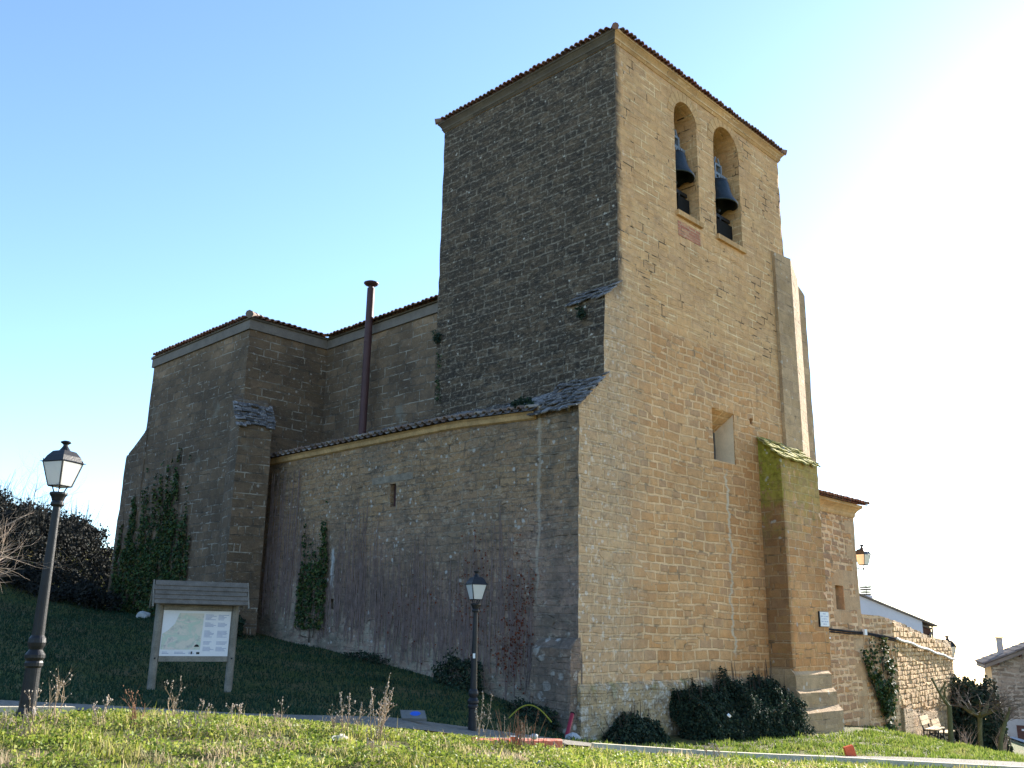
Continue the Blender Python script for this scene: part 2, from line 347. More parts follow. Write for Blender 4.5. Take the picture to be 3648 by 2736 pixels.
# ------------------------------------------------------------------ materials of the church
OCH = [lin(196,146,98), lin(208,158,107), lin(214,165,114), lin(202,156,109), lin(212,156,100), lin(192,150,110)]
ASH = [lin(208,163,114), lin(216,169,118), lin(212,168,121), lin(220,172,118), lin(206,163,118), lin(221,176,124)]
MORT = lin(240, 200, 152)
def front_over(t, col, mo, nb, nm, nf):
    # smoother ashlar above the old scar at about 7.8 m; rubble with wide pale joints below
    zz = t.ma('ADD', t.Z, t.ma('MULTIPLY', t.ma('SUBTRACT', t.noise(.7, 3), .5), 1.2))
    hi = t.step(zz, 7.4, 7.7)
    r2, m2 = courses(t, .46, .24, .016, .014, .3, seed=5)
    a = t.ramp(r2, [((i+.5)/6, c) for i, c in enumerate(ASH)])
    a = t.mix(1.0, a, t.ramp(nm, [(.25, .82), (.75, 1.14)]), 'MULTIPLY')
    a = t.mix(1.0, a, t.ramp(nf, [(.25, .85), (.75, 1.12)]), 'MULTIPLY')
    a = t.mix(t.ma('MULTIPLY', m2, t.step(t.noise(1.3, 4, .6), .44, .58)), a, lin(238, 208, 160))
    a = t.mix(t.ma('MULTIPLY', m2, t.step(t.noise(1.9, 3, vec=t.vadd(t.pos, (7, 3, 1))), .56, .63)), a, lin(84, 66, 46))
    a = t.mix(1.0, a, t.ramp(t.noise(.5, 4), [(.3, .88), (.7, 1.06)]), 'MULTIPLY')
    a = t.mix(t.ma('MULTIPLY', t.step(t.noise(6, 4, .75, t.vscale(t.pos, 1, 1, 2.)), .58, .68), .35), a, lin(236, 208, 168))
    col = t.mix(hi, col, a)
    # grey weathered quoin strip on the left of the lower wall
    xx = t.ma('ADD', t.X, t.ma('MULTIPLY', t.ma('SUBTRACT', t.noise(1.1, 4, .6), .5), 1.3))
    grey = t.ma('SUBTRACT', 1., t.step(xx, -.1, 1.3)); hz = t.ma('SUBTRACT', 1., t.step(t.Z, 8.2, 9.5)); grey = t.ma('MULTIPLY', grey, hz)
    gc = t.mix(1.0, col, lin(232, 222, 205), 'MULTIPLY'); gc = t.mix(.6, gc, lin(196, 176, 146)); gc = t.mix(t.ma('MULTIPLY', t.step(t.noise(7, 5, .75), .52, .62), .6), gc, lin(112, 100, 82)); gc = t.mix(t.ma('MULTIPLY', t.step(t.noise(5, 5, .75, t.vadd(t.pos, (3, 3, 3))), .55, .64), .7), gc, lin(226, 216, 196))
    col = t.mix(t.ma('MULTIPLY', grey, .75), col, gc)
    # black lichen wrapping round the exposed north corner
    x2 = t.ma('ADD', t.X, t.ma('MULTIPLY', t.ma('SUBTRACT', t.noise(3.2, 4, .7), .5), .5))
    edge = t.ma('MULTIPLY', t.ma('SUBTRACT', 1., t.step(x2, .02, .24)), t.step(t.Z, 7.6, 8.2))
    col = t.mix(t.ma('MULTIPLY', edge, .85), col, (.05, .046, .04, 1))
    lp = t.ma('MULTIPLY', spots(t, 9, .10, .55, dens=.3), t.ma('SUBTRACT', 1., t.step(xx, -.6, .9)))
    col = t.mix(t.ma('MULTIPLY', lp, .5), col, lin(222, 216, 204))
    # plinth, mottled with white and black lichen
    pl = t.ma('SUBTRACT', 1., t.step(t.ma('ADD', t.Z, t.ma('MULTIPLY', t.ma('SUBTRACT', nm, .5), .35)), -1.05, -.95))
    pc = t.mix(t.step(t.noise(3.2, 5, .7), .42, .6), lin(170, 148, 112), lin(92, 84, 70))
    pc = t.mix(t.ma('MULTIPLY', t.step(t.noise(6.5, 5, .75), .50, .60), .8), pc, lin(205, 198, 184)); pc = t.mix(t.ma('MULTIPLY', spots(t, 8, .10, .5, dens=.5), .7), pc, lin(225, 220, 208)); pc = t.mix(t.ma('MULTIPLY', t.step(t.noise(11, 4, .7), .56, .64), .8), pc, lin(60, 56, 48)); pc = t.mix(t.step(t.noise(1.6, 3), .55, .7), pc, lin(128, 122, 62))
    col = t.mix(t.ma('MULTIPLY', pl, .85), col, pc)
    # repaired crack: a wandering pale mortar line below the window
    cx = t.ma('ADD', t.ma('MULTIPLY', t.ma('SUBTRACT', t.noise(1.6, 3, .6, t.vscale(t.pos, 0, 0, 1)), .5), 1.1), 4.55)
    cd = t.ma('ABSOLUTE', t.ma('SUBTRACT', t.X, cx))
    ck = t.ma('MULTIPLY', t.ma('SUBTRACT', 1., t.step(t.ma('ADD', cd, t.ma('MULTIPLY', nm, .1)), .07, .13)), t.ma('MULTIPLY', t.step(t.Z, -.6, -.3), t.ma('SUBTRACT', 1., t.step(t.Z, 4.0, 4.3))))
    col = t.mix(t.ma('MULTIPLY', ck, .8), col, lin(205, 192, 168))
    rn = t.step(t.noise(2.2, 5, .7, t.vscale(t.pos, 1.6, 1.6, .35)), .54, .70)
    col = t.mix(t.ma('MULTIPLY', rn, .28), col, t.mix(1.0, col, lin(190, 176, 160), 'MULTIPLY'))
    sc = t.step(t.noise(.9, 5, .65, t.vadd(t.pos, (11, 0, 4))), .56, .66)
    col = t.mix(t.ma('MULTIPLY', sc, .35), col, lin(228, 190, 142))
    # orange damp stains near the buttress foot
    st = t.ma('MULTIPLY', t.step(t.ma('ADD', t.X, t.ma('MULTIPLY', nb, 2.)), 4.6, 6.6), t.ma('SUBTRACT', 1., t.step(zz, 4.5, 6.)))
    col = t.mix(t.ma('MULTIPLY', st, .45), col, t.mix(1.0, col, lin(240, 205, 165), 'MULTIPLY'))
    return col
M_front = masonry('front_stone', OCH, MORT, .36, .20, .030, .034, .95, .05, .16, over=front_over)

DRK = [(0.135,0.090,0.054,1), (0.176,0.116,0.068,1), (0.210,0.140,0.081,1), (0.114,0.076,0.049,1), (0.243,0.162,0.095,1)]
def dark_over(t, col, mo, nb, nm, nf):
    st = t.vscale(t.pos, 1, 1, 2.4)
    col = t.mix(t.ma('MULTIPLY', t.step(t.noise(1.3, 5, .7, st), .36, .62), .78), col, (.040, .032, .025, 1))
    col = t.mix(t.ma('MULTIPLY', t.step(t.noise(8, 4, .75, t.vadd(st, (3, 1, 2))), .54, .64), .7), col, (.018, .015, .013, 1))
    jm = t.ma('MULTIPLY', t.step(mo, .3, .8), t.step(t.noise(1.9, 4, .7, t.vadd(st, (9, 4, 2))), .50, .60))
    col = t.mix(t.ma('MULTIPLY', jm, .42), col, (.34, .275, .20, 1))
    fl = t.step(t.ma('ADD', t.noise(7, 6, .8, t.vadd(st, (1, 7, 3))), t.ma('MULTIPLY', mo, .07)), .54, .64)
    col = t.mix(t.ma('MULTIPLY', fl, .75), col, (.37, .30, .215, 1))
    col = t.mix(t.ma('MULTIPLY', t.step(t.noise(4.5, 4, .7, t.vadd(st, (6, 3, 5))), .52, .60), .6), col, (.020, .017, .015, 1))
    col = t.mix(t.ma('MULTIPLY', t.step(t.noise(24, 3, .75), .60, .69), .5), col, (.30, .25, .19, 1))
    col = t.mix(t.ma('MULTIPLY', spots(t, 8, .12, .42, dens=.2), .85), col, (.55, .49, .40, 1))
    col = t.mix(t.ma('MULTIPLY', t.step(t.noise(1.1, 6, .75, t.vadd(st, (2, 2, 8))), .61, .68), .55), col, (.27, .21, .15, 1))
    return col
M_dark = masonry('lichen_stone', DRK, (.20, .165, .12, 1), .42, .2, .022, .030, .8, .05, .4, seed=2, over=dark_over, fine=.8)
NAV = [(0.245,0.157,0.091,1), (0.295,0.190,0.109,1), (0.201,0.132,0.078,1), (0.339,0.218,0.128,1)]
def nave_over(t, col, mo, nb, nm, nf):
    # dark band of lichen in the middle heights, fresher stone under the eaves
    zz = t.ma('ADD', t.Z, t.ma('MULTIPLY', t.ma('SUBTRACT', nb, .5), 4.))
    band = t.ma('MULTIPLY', t.step(t.ma('SUBTRACT', 8.9, zz), 0., .8), .75)
    blk = t.ma('MULTIPLY', band, t.step(t.ma('ADD', nm, t.ma('MULTIPLY', t.noise(.8, 4), .5)), .55, .85))
    col = t.mix(t.ma('MULTIPLY', blk, .8), col, (.042, .035, .029, 1))
    st = t.vscale(t.pos, 1, 1, 2.2)
    jm = t.ma('MULTIPLY', t.step(mo, .3, .8), t.step(t.noise(1.5, 4, .7, t.vadd(st, (9, 4, 2))), .48, .6))
    col = t.mix(t.ma('MULTIPLY', jm, .75), col, (.42, .36, .28, 1))
    col = t.mix(t.ma('MULTIPLY', t.step(t.noise(8, 6, .8, t.vadd(st, (1, 7, 3))), .57, .66), .55), col, (.36, .30, .23, 1))
    col = t.mix(t.ma('MULTIPLY', spots(t, 8, .12, .42, dens=.2), .65), col, (.42, .38, .33, 1))
    patch = t.step(t.noise(.75, 4, .6, t.vadd(t.pos, (4.4, 0, 2.))), .63, .70)
    col = t.mix(t.ma('MULTIPLY', patch, .7), col, (.22, .195, .15, 1))
    return col
M_nave = masonry('nave_stone', NAV, (.27, .225, .17, 1), .5, .26, .018, .022, .7, .04, .35, seed=3, over=nave_over, fine=.75)
AIS = [(0.494,0.287,0.137,1), (0.599,0.348,0.170,1), (0.419,0.247,0.125,1), (0.630,0.381,0.187,1), (0.539,0.320,0.170,1)]
def aisle_over(t, col, mo, nb, nm, nf):
    zz = t.ma('ADD', t.Z, t.ma('MULTIPLY', t.ma('SUBTRACT', t.noise(.5, 3), .5), 3.))
    low = t.ma('SUBTRACT', 1., t.step(zz, .6, 3.4))          # violet grey where bare creeper stems cover the wall
    col = t.mix(t.ma('MULTIPLY', low, .6), col, (.33, .235, .205, 1))
    col = t.mix(t.ma('MULTIPLY', t.step(t.noise(9, 5, .75), .55, .66), .5), col, (.09, .072, .055, 1))
    col = t.mix(t.ma('MULTIPLY', t.step(t.noise(13, 4, .75, t.vscale(t.pos, 1, 1, 1.6)), .58, .67), .55), col, (.58, .49, .37, 1))
    base = t.ma('SUBTRACT', 1., t.step(t.ma('SUBTRACT', zz, t.ma('MULTIPLY', t.Y, .17)), -1.5, -.7))
    col = t.mix(t.ma('MULTIPLY', t.ma('MULTIPLY', base, t.step(nm, .4, .55)), .7), col, (.46, .40, .29, 1))
    blk = t.step(t.ma('ADD', nm, t.ma('MULTIPLY', nb, .6)), .72, .95)
    col = t.mix(t.ma('MULTIPLY', blk, .45), col, (.08, .066, .052, 1))
    col = t.mix(t.ma('MULTIPLY', t.step(nb, .42, .62), .42), col, (.13, .105, .08, 1))
    stt = t.vscale(t.pos, 1, 1, 2.)
    col = t.mix(t.ma('MULTIPLY', t.step(t.noise(3.4, 5, .75, t.vadd(stt, (4, 6, 1))), .52, .62), .55), col, (.085, .068, .052, 1))
    col = t.mix(t.ma('MULTIPLY', t.step(t.noise(4.2, 5, .75, t.vadd(stt, (8, 2, 5))), .56, .65), .45), col, (.56, .46, .33, 1))
    col = t.mix(t.ma('MULTIPLY', spots(t, 7, .12, .42, dens=.2), .7), col, (.58, .53, .46, 1))
    qx = t.ma('SUBTRACT', 1., t.step(t.ma('ADD', t.Y, t.ma('MULTIPLY', nm, .4)), 1.05, 1.35))
    q = t.ma('MULTIPLY', qx, spots(t, 4.6, .10, .6, dens=.6)); q = t.ma('MULTIPLY', q, t.ma('SUBTRACT', 1., t.step(zz, 0., 1.8)))
    q = t.ma('MULTIPLY', q, t.step(t.noise(12, 4, .75), .36, .5))
    col = t.mix(t.ma('MULTIPLY', q, .75), col, (.60, .55, .48, 1))
    col = t.mix(t.ma('MULTIPLY', qx, t.ma('MULTIPLY', t.step(t.noise(1.3, 5, .7), .38, .6), .55)), col, (.09, .078, .062, 1))
    sm = t.ma('ABSOLUTE', t.ma('SUBTRACT', t.ma('ADD', t.ma('ADD', t.Y, t.ma('MULTIPLY', nm, .22)), t.ma('MULTIPLY', t.noise(1.2, 2), .3)), 1.42))
    sm = t.ma('MULTIPLY', t.ma('SUBTRACT', 1., t.step(sm, .03, .07)), t.step(t.Z, .3, .8))
    col = t.mix(t.ma('MULTIPLY', sm, .5), col, (.5, .42, .32, 1))
    wd = t.ma('ABSOLUTE', t.ma('SUBTRACT', t.Y, 8.85)); wz = t.ma('MULTIPLY', t.step(t.Z, .9, 1.2), t.ma('SUBTRACT', 1., t.step(t.Z, 2.1, 2.2)))
    col = t.mix(t.ma('MULTIPLY', t.ma('MULTIPLY', t.ma('SUBTRACT', 1., t.step(t.ma('ADD', wd, t.ma('MULTIPLY', nm, .45)), .26, .34)), wz), .7), col, (.6, .58, .54, 1))
    return col
M_aisle = masonry('aisle_rubble', AIS, (.66, .52, .35, 1), .36, .16, .020, .05, .6, .08, .35, seed=4, over=aisle_over, fine=.75)
def moss_over(t, col, mo, nb, nm, nf):
    zz = t.ma('ADD', t.Z, t.ma('MULTIPLY', t.ma('SUBTRACT', nb, .5), 3.))
    zz = t.ma('ADD', zz, t.ma('MULTIPLY', t.ma('SUBTRACT', t.noise(2.4, 4, .7), .5), 3.)); up = t.step(zz, .6, 5.0)
    flank = t.ma('SUBTRACT', 1., t.step(t.X, 6.25, 6.45))
    dk = t.mix(1.0, col, (.42, .38, .32, 1), 'MULTIPLY')
    col = t.mix(t.ma('MULTIPLY', flank, .75), col, dk)
    og = t.ma('MULTIPLY', t.ma('SUBTRACT', 1., flank), t.ma('SUBTRACT', 1., t.step(zz, .5, 3.)))
    col = t.mix(t.ma('MULTIPLY', og, .75), col, t.mix(1.0, col, (.95, .80, .64, 1), 'MULTIPLY'))
    up = t.step(zz, 2.2, 4.6)
    patch = t.step(t.ma('ADD', t.noise(3.1, 5, .7, t.vscale(t.pos, 1, 1, .7)), t.ma('MULTIPLY', up, .16)), .50, .60)
    m = t.ma('MULTIPLY', t.ma('MULTIPLY', patch, up), t.ma('ADD', .55, t.ma('MULTIPLY', flank, .4)))
    m = t.ma('MAXIMUM', m, t.ma('MULTIPLY', t.step(t.noise(5, 5, .75), .58, .68), .35))
    col = t.mix(m, col, t.ramp(t.noise(7, 4, .7), [(.3, (.14, .115, .012, 1)), (.55, (.30, .27, .03, 1)), (.75, (.42, .38, .07, 1))]))
    col = t.mix(t.ma('MULTIPLY', spots(t, 6, .10, .4, dens=.2), .6), col, (.45, .43, .38, 1))
    return col
M_butt = masonry('buttress_stone', OCH, lin(236, 200, 156), .40, .22, .02, .02, .8, .04, .3, seed=6, over=moss_over)
M_upper = masonry('pier_stone', [lin(178,148,114), lin(192,160,122), lin(184,152,112), lin(196,164,126)], lin(216,186,148), .5, .27, .014, .01, .6, .03, .3, seed=8,
    over=lambda t, c, mo, nb, nm, nf: t.mix(t.ma('MULTIPLY', spots(t, 6, .1, .4, dens=.25), .5), c, lin(205, 200, 188)))
t = T('moss_cap'); nn = t.noise(5, 5, .7); nf = t.noise(40, 3)
c = t.mix(t.step(nn, .4, .6), (.28, .26, .04, 1), (.42, .36, .16, 1)); c = t.mix(t.step(nn, .6, .75), c, (.09, .085, .06, 1))
c = t.mix(t.ma('MULTIPLY', spots(t, 7, .1, .5, dens=.3), .8), c, (.5, .5, .45, 1))
M_moss = t.done(t.mix(1.0, c, t.ramp(nf, [(.3, .7), (.7, 1.3)]), 'MULTIPLY'), .95, t.bump(t.ma('ADD', nn, t.ma('MULTIPLY', nf, .3)), .06))
M_cornice = masonry('cornice_stone', [lin(206,162,110), lin(214,172,120), lin(198,156,108)], lin(230,198,154), 1.1, .6, .02, .004, .8, .01, .3, seed=1)
M_corn_dk = masonry('cornice_dark', [(.14,.105,.072,1), (.165,.125,.083,1), (.115,.088,.062,1)], (.19,.15,.105,1), 1.1, .6, .02, .004, .6, .015, .4, seed=1)  # darker brown tone for the left cornice face and the eave mouldings
M_band = simple('eave_plaster', (.19, .158, .128, 1), .95, .2, 2.5)
M_ochreave = simple('ochre_eave_moulding', (.52, .33, .155, 1), .9, .35, 2.5)
M_annex = masonry('annex_rubble', [lin(196,148,106), lin(180,136,100), lin(206,162,118), lin(170,132,102), lin(204,150,98)], lin(240, 200, 156), .34, .2, .05, .055, 1., .05, .2, seed=9)
M_plaster = simple('niche_plaster', lin(226, 200, 166), .95, .12, 3)
M_quoin = masonry('quoin_stone', [lin(196,160,122), lin(204,166,126), lin(190,150,110)], lin(205,180,146), .8, .42, .012, .01, .6, .02, .2, seed=11)
M_brick = masonry('red_brick', [lin(196,130,100), lin(180,112,88), lin(208,156,116)], lin(214,186,150), .24, .07, .014, .012, 1., .02, .2, seed=12)
M_void = simple('dark_interior', (.012, .011, .010, 1), .95, .2)  # near-black colour puts the shade of hollows into the surface
M_tile = island('clay_tile', [(0, (.22,.085,.058,1)), (.3, (.29,.125,.085,1)), (.55, (.19,.12,.09,1)), (.8, (.34,.20,.14,1)), (1, (.15,.105,.08,1))], .9)
M_tile_pale = island('lichened_tile', [(0, (.20,.12,.09,1)), (.4, (.30,.22,.17,1)), (.7, (.16,.12,.10,1)), (1, (.40,.34,.28,1))], .9)
t = T('stone_slate'); c = t.ramp(t.rnd, [(0, (.085,.075,.068,1)), (.4, (.16,.14,.13,1)), (.75, (.25,.225,.21,1)), (1, (.05,.045,.042,1))])
nn = t.noise(6, 5, .75); c = t.mix(t.step(nn, .52, .62), c, (.05, .045, .04, 1)); c = t.mix(t.step(t.noise(9, 5, .75, t.vadd(t.pos, (5, 2, 1))),   .54, .64), c, (.46, .42, .39, 1))
M_slate = t.done(t.mix(1.0, c, t.ramp(t.noise(45, 3), [(.3, .65), (.7, 1.3)]), 'MULTIPLY'), .8, t.bump(nn, .03))
M_rust = simple('painted_flue', (.075, .035, .033, 1), .55, .2, 4, bump=.001)
M_iron = simple('black_iron', (.018, .018, .020, 1), .38, .3, 8, bump=.002)
M_bronze = simple('dark_bronze', (.035, .045, .050, 1), .45, .35, 6, metal=.6, bump=.003)
M_steel = simple('painted_steel', (.22, .26, .31, 1), .5, .2, 6)
M_wood = simple('weathered_wood', (.22, .19, .15, 1), .85, .35, 5, bump=.006)
M_wood_dk = simple('grey_roof_board', (.15, .125, .10, 1), .85, .35, 4, bump=.006)
M_white = simple('white_paint', (.75, .75, .74, 1), .6, .05, 3, bump=0)

# ------------------------------------------------------------------ church
church = empty('church', (0, 0, -2.1), label='tall stone church with square bell tower, lichened north wall and tiled roofs', cat='church')

def front_or(t_idx_front, idx_side):
    return lambda n, c: t_idx_front if n.y < -.3 else idx_side
# belfry arches, window niche
def arch_cut(x0, x1, z0, zs, y0, y1, seg=18):
    r = (x1-x0)/2; cx = (x0+x1)/2
    poly = [(x0, z0), (x1, z0), (x1, zs)]+[(cx+r*math.cos(a), zs+r*math.sin(a)) for a in np.linspace(0, math.pi, seg)[1:-1]]+[(x0, zs)]
    return MB().prism(poly, lambda p, k: (p[0], (y0, y1)[k], p[1]))
cut1 = arch_cut(2.63, 3.75, 10.98, 13.93, -.5, 1.0)
cut2 = arch_cut(4.62, 6.02, 10.95, 13.93, -.5, 1.0)
room = MB().box(1.0, 7.6, .98, 5.7, 10.6, 14.7)
win = MB().add([(3.95,-.02,4.42),(5.05,-.02,4.42),(5.05,-.02,5.83),(3.95,-.02,5.83),(4.18,.62,4.46),(4.98,.62,4.46),(4.98,.62,5.36),(4.18,.62,5.36)],
               [(3,2,1,0),(4,5,6,7),(0,1,5,4),(1,2,6,5),(2,3,7,6),(3,0,4,7)])
# widen the near end of the cutter through the face
win.v[:4] = [(p[0], -.3, p[2]) if False else p for p in win.v[:4]]
hole2 = MB().box(5.9, 6.05, -.3, .25, 5.7, 5.86)
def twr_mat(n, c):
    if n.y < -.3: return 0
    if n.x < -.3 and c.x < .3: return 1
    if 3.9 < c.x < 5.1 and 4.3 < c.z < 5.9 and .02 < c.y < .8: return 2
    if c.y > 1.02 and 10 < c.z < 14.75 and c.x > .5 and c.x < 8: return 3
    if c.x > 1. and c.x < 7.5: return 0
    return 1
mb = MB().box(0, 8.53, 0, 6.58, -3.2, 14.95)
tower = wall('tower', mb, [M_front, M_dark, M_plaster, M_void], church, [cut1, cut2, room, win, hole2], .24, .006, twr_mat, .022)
# north-west pier stepping out to the aisle wall (profile in XZ)
mb = MB().prism([(.3,-3.2),(.3,8.3),(0,8.15),(-.53,7.68),(-.6,5.72),(-1.48,4.9),(-1.55,-3.2)], lambda p, k: (p[0], (-.012, 1.15)[k], p[1]))
wall('buttress', mb, [M_front, M_aisle, M_dark], church, (), .24, .006, lambda n, c: 0 if n.y < -.3 else (2 if c.z > 5.6 else 1), .025)
# slate caps of that pier
def slates(m, p0, p1, up, length, rows, w=.3, th=.035, jit=.05):
    p0, p1, up = Vector(p0), Vector(p1), Vector(up).normalized(); along = (p1-p0); L = along.length; along.normalize()
    nrm = along.cross(up).normalized()
    if nrm.z < 0: nrm = -nrm
    for r in range(rows):
        x = -.05
        while x < L:
            ww = w*random.uniform(.5, 1.5); a = p0+along*x+up*(length*(r/rows)+random.uniform(-jit, jit)*1.6); tilt = .03+random.uniform(-.01, .04)
            b = a+along*min(ww-.015, L-x+.05); l = length/rows*1.35
            t2 = tilt+random.uniform(-.02, .02); q = [a+nrm*tilt+up*random.uniform(-.03, .03), b+nrm*t2+up*random.uniform(-.03, .03), b+up*l+nrm*.005, a+up*l+nrm*.005]
            v = [p-nrm*th for p in q]+q
            m.add(v, [(3,2,1,0),(4,5,6,7),(0,1,5,4),(1,2,6,5),(2,3,7,6),(3,0,4,7)])
            x += ww
m = MB(); slates(m, (-.57,-.03,7.65), (-.57,1.15,7.65), (.75,0,.66), .72, 3, .22, .025, .03)
build('slate_cap', m, M_slate, church)
m = MB(); slates(m, (-1.62,-.07,4.80), (-1.62,1.3,4.80), (.74,0,.67), 1.38, 9, .22, .03, jit=.06)
build('slate_cap', m, M_slate, church)
# low thick base at the foot of the north-west corner
mb = MB().prism([(-1.4,-3),(-1.4,-.05),(-1.58,-.12),(-1.78,-.3),(-1.82,-3)], lambda p, k: (p[0], (-.01, 1.05)[k], p[1]))
wall('base_buttress', mb, [M_aisle], church, (), .3, .02, None, .05)
mb = MB().prism([(.05,-3.2),(.05,-.98),(-.03,-1.0),(-.10,-1.12),(-.12,-3.2)], lambda p, k: ((-1.56, 6.2)[k], p[0], p[1]))
wall('plinth', mb, [M_front], church, (), .3, .012, None, .02)
# sills, red brick patches below them
for x0, x1, z in ((2.58, 3.80, 10.98), (4.57, 6.07, 10.95)):
    build('sill', MB().box(x0, x1, -.09, .3, z-.13, z+.015), M_cornice, church, uv=True)
build('brick_patch', MB().box(2.65, 3.72, -.012, .1, 10.30, 10.72), M_brick, church, uv=True)
build('brick_patch', MB().box(4.75, 5.9, -.010, .1, 10.40, 10.72), M_front, church, uv=True)
# arch rings
for x0, x1 in ((2.63, 3.75), (4.62, 6.02)):
    r = (x1-x0)/2; cx = (x0+x1)/2; m = MB(); k = 11
    for i in range(k):
        a0 = math.pi*i/k+.012; a1 = math.pi*(i+1)/k-.012
        pl = [(cx+q*math.cos(a), 13.93+q*math.sin(a)) for q, a in ((r, a0), (r+.3, a0), (r+.3, (a0+a1)/2), (r+.3, a1), (r, a1), (r-.002, (a0+a1)/2))]
        m.prism(pl, lambda p, kk: (p[0], (-.012, .12)[kk], p[1]))
    build('arch_ring', m, M_cornice, church, uv=True, fixn=True)
# window at the back of the niche
wf = build('window', MB().box(4.16, 4.26, .57, .6, 4.46, 5.36).box(4.92, 5.0, .57, .6, 4.46, 5.36).box(4.26, 4.92, .57, .6, 5.28, 5.36).box(4.26, 4.92, .57, .6, 4.46, 4.53).box(4.56, 4.61, .57, .6, 4.53, 5.28), M_wood_dk, church)
build('pane', MB().box(4.2, 4.96, .605, .615, 4.48, 5.34), M_void, wf)
m = MB()
for i in range(5): m.tube([(4.2+i*.15, .52, 4.46), (4.2+i*.15, .52, 5.4)], .012, 5)
build('grille', m, M_iron, wf)
# tower cornice: moulded sweep
def cornice(x0, x1, y0, y1, prof):
    m = MB(); n = len(prof); v = []
    for (o, z) in prof: v += [(x0-o, y0-o, z), (x1+o, y0-o, z), (x1+o, y1+o, z), (x0-o, y1+o, z)]
    f = [(i*4+k, i*4+(k+1) % 4, (i+1)*4+(k+1) % 4, (i+1)*4+k) for i in range(n-1) for k in range(4)]
    return m.add(v, f+[(3, 2, 1, 0), tuple(range((n-1)*4, n*4))])
mb = cornice(0, 8.53, 0, 6.58, [(-.2,14.8),(.02,14.8),(.05,14.86),(.07,14.88),(.07,14.93),(.09,14.97),(.12,15.01),(.14,15.04),(.16,15.05),(.16,15.12),(-.2,15.12)])
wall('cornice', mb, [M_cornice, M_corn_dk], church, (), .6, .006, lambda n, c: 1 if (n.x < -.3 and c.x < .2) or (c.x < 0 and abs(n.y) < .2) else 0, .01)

def tiles(m, p0, p1, up, length, pitch=.2, r=.085, hip=(0, 0), tl=.42, skip=0., jit=1.):
    """barrel tiles in columns running up a slope; hip=(a,b): column length limited by distance to each end"""
    p0, p1, up = Vector(p0), Vector(p1), Vector(up).normalized(); al = p1-p0; L = al.length; al.normalize()
    nrm = al.cross(up).normalized()
    if nrm.z < 0: nrm = -nrm
    n = int(L/pitch)
    for i in range(n+1):
        x = i*L/n; l = length
        if hip[0]: l = min(l, x*hip[0]+.15)
        if hip[1]: l = min(l, (L-x)*hip[1]+.15)
        if hip[0]+hip[1] and l < tl: continue
        k = max(1, int(l/tl))
        for j in range(k):
            a = p0+al*(x+random.uniform(-.012, .012)*jit)+up*(j*tl+random.uniform(-.025, .025)*jit)+nrm*(random.uniform(0, .015)*jit+.018)
            b = a+up*(tl*1.12)-nrm*.018
            ra, rb = r*1.08, r*.86; q = []; seg = 6
            for c, rr in ((a, ra), (b, rb), (a-nrm*.012, ra*.80), (b-nrm*.012, rb*.80)):
                q += [c+(al*math.cos(math.pi*s/seg)*rr+nrm*math.sin(math.pi*s/seg)*rr*.85) for s in range(seg+1)]
            S = seg+1
            f = [(s, s+1, S+s+1, S+s) for s in range(seg)]+[(2*S+s+1, 2*S+s, 3*S+s, 3*S+s+1) for s in range(seg)]+[(s+1, s, 2*S+s, 2*S+s+1) for s in range(seg)]
            m.add(q, f)
        # channel tile between the covers
        if i < n:
            a = p0+al*(x+pitch/2)+up*.02-nrm*.01; b = a+up*l; q = []
            for c in (a, b): q += [c+al*(s-1.5)*pitch*.4+nrm*(.02 if s in (0, 3) else -.035) for s in range(4)]
            m.add(q, [(s, s+1, 4+s+1, 4+s) for s in range(3)])
# tower hip roof
ex0, ex1, ey0, ey1, ez = -.22, 8.75, -.22, 6.80, 15.13
rise = 1.0; hw = (ey1-ey0)/2; apx0, apx1 = ex0+hw, ex1-hw
m = MB()
m.add([(ex0+.06,ey0+.06,ez-.015),(ex1-.06,ey0+.06,ez-.015),(ex1-.06,ey1-.06,ez-.015),(ex0+.06,ey1-.06,ez-.015),(apx0,3.29,ez+rise-.02),(apx1,3.29,ez+rise-.02)], [(0,1,5,4),(1,2,5),(2,3,4,5),(3,0,4),(3,2,1,0)])
roof = build('roof', m, M_tile, church)
m = MB(); sl = math.hypot(hw, rise)
tiles(m, (ex0,ey0,ez), (ex1,ey0,ez), (0,hw,rise), sl, .165, .068, hip=(sl/hw, sl/hw))
tiles(m, (ex0,ey1,ez), (ex0,ey0,ez), (hw,0,rise), sl, .165, .068, hip=(sl/hw, sl/hw))
tiles(m, (ex1,ey0,ez), (ex1,ey1,ez), (-hw,0,rise), sl, hip=(sl/hw, sl/hw))
for (a, b) in (((ex0+.05,ey0+.05,ez+.0),(apx0,3.29,ez+rise+.05)), ((ex1,ey0,ez+.04),(apx1,3.29,ez+rise+.05)), ((ex0,ey1,ez+.04),(apx0,3.29,ez+rise+.05))):
    A, B = Vector(a), Vector(b); k = 11
    for i in range(k): m.tube([A.lerp(B, i/k), A.lerp(B, (i+1.1)/k)], [.095, .08], 8)
build('roof_tiles', m, M_tile, roof)

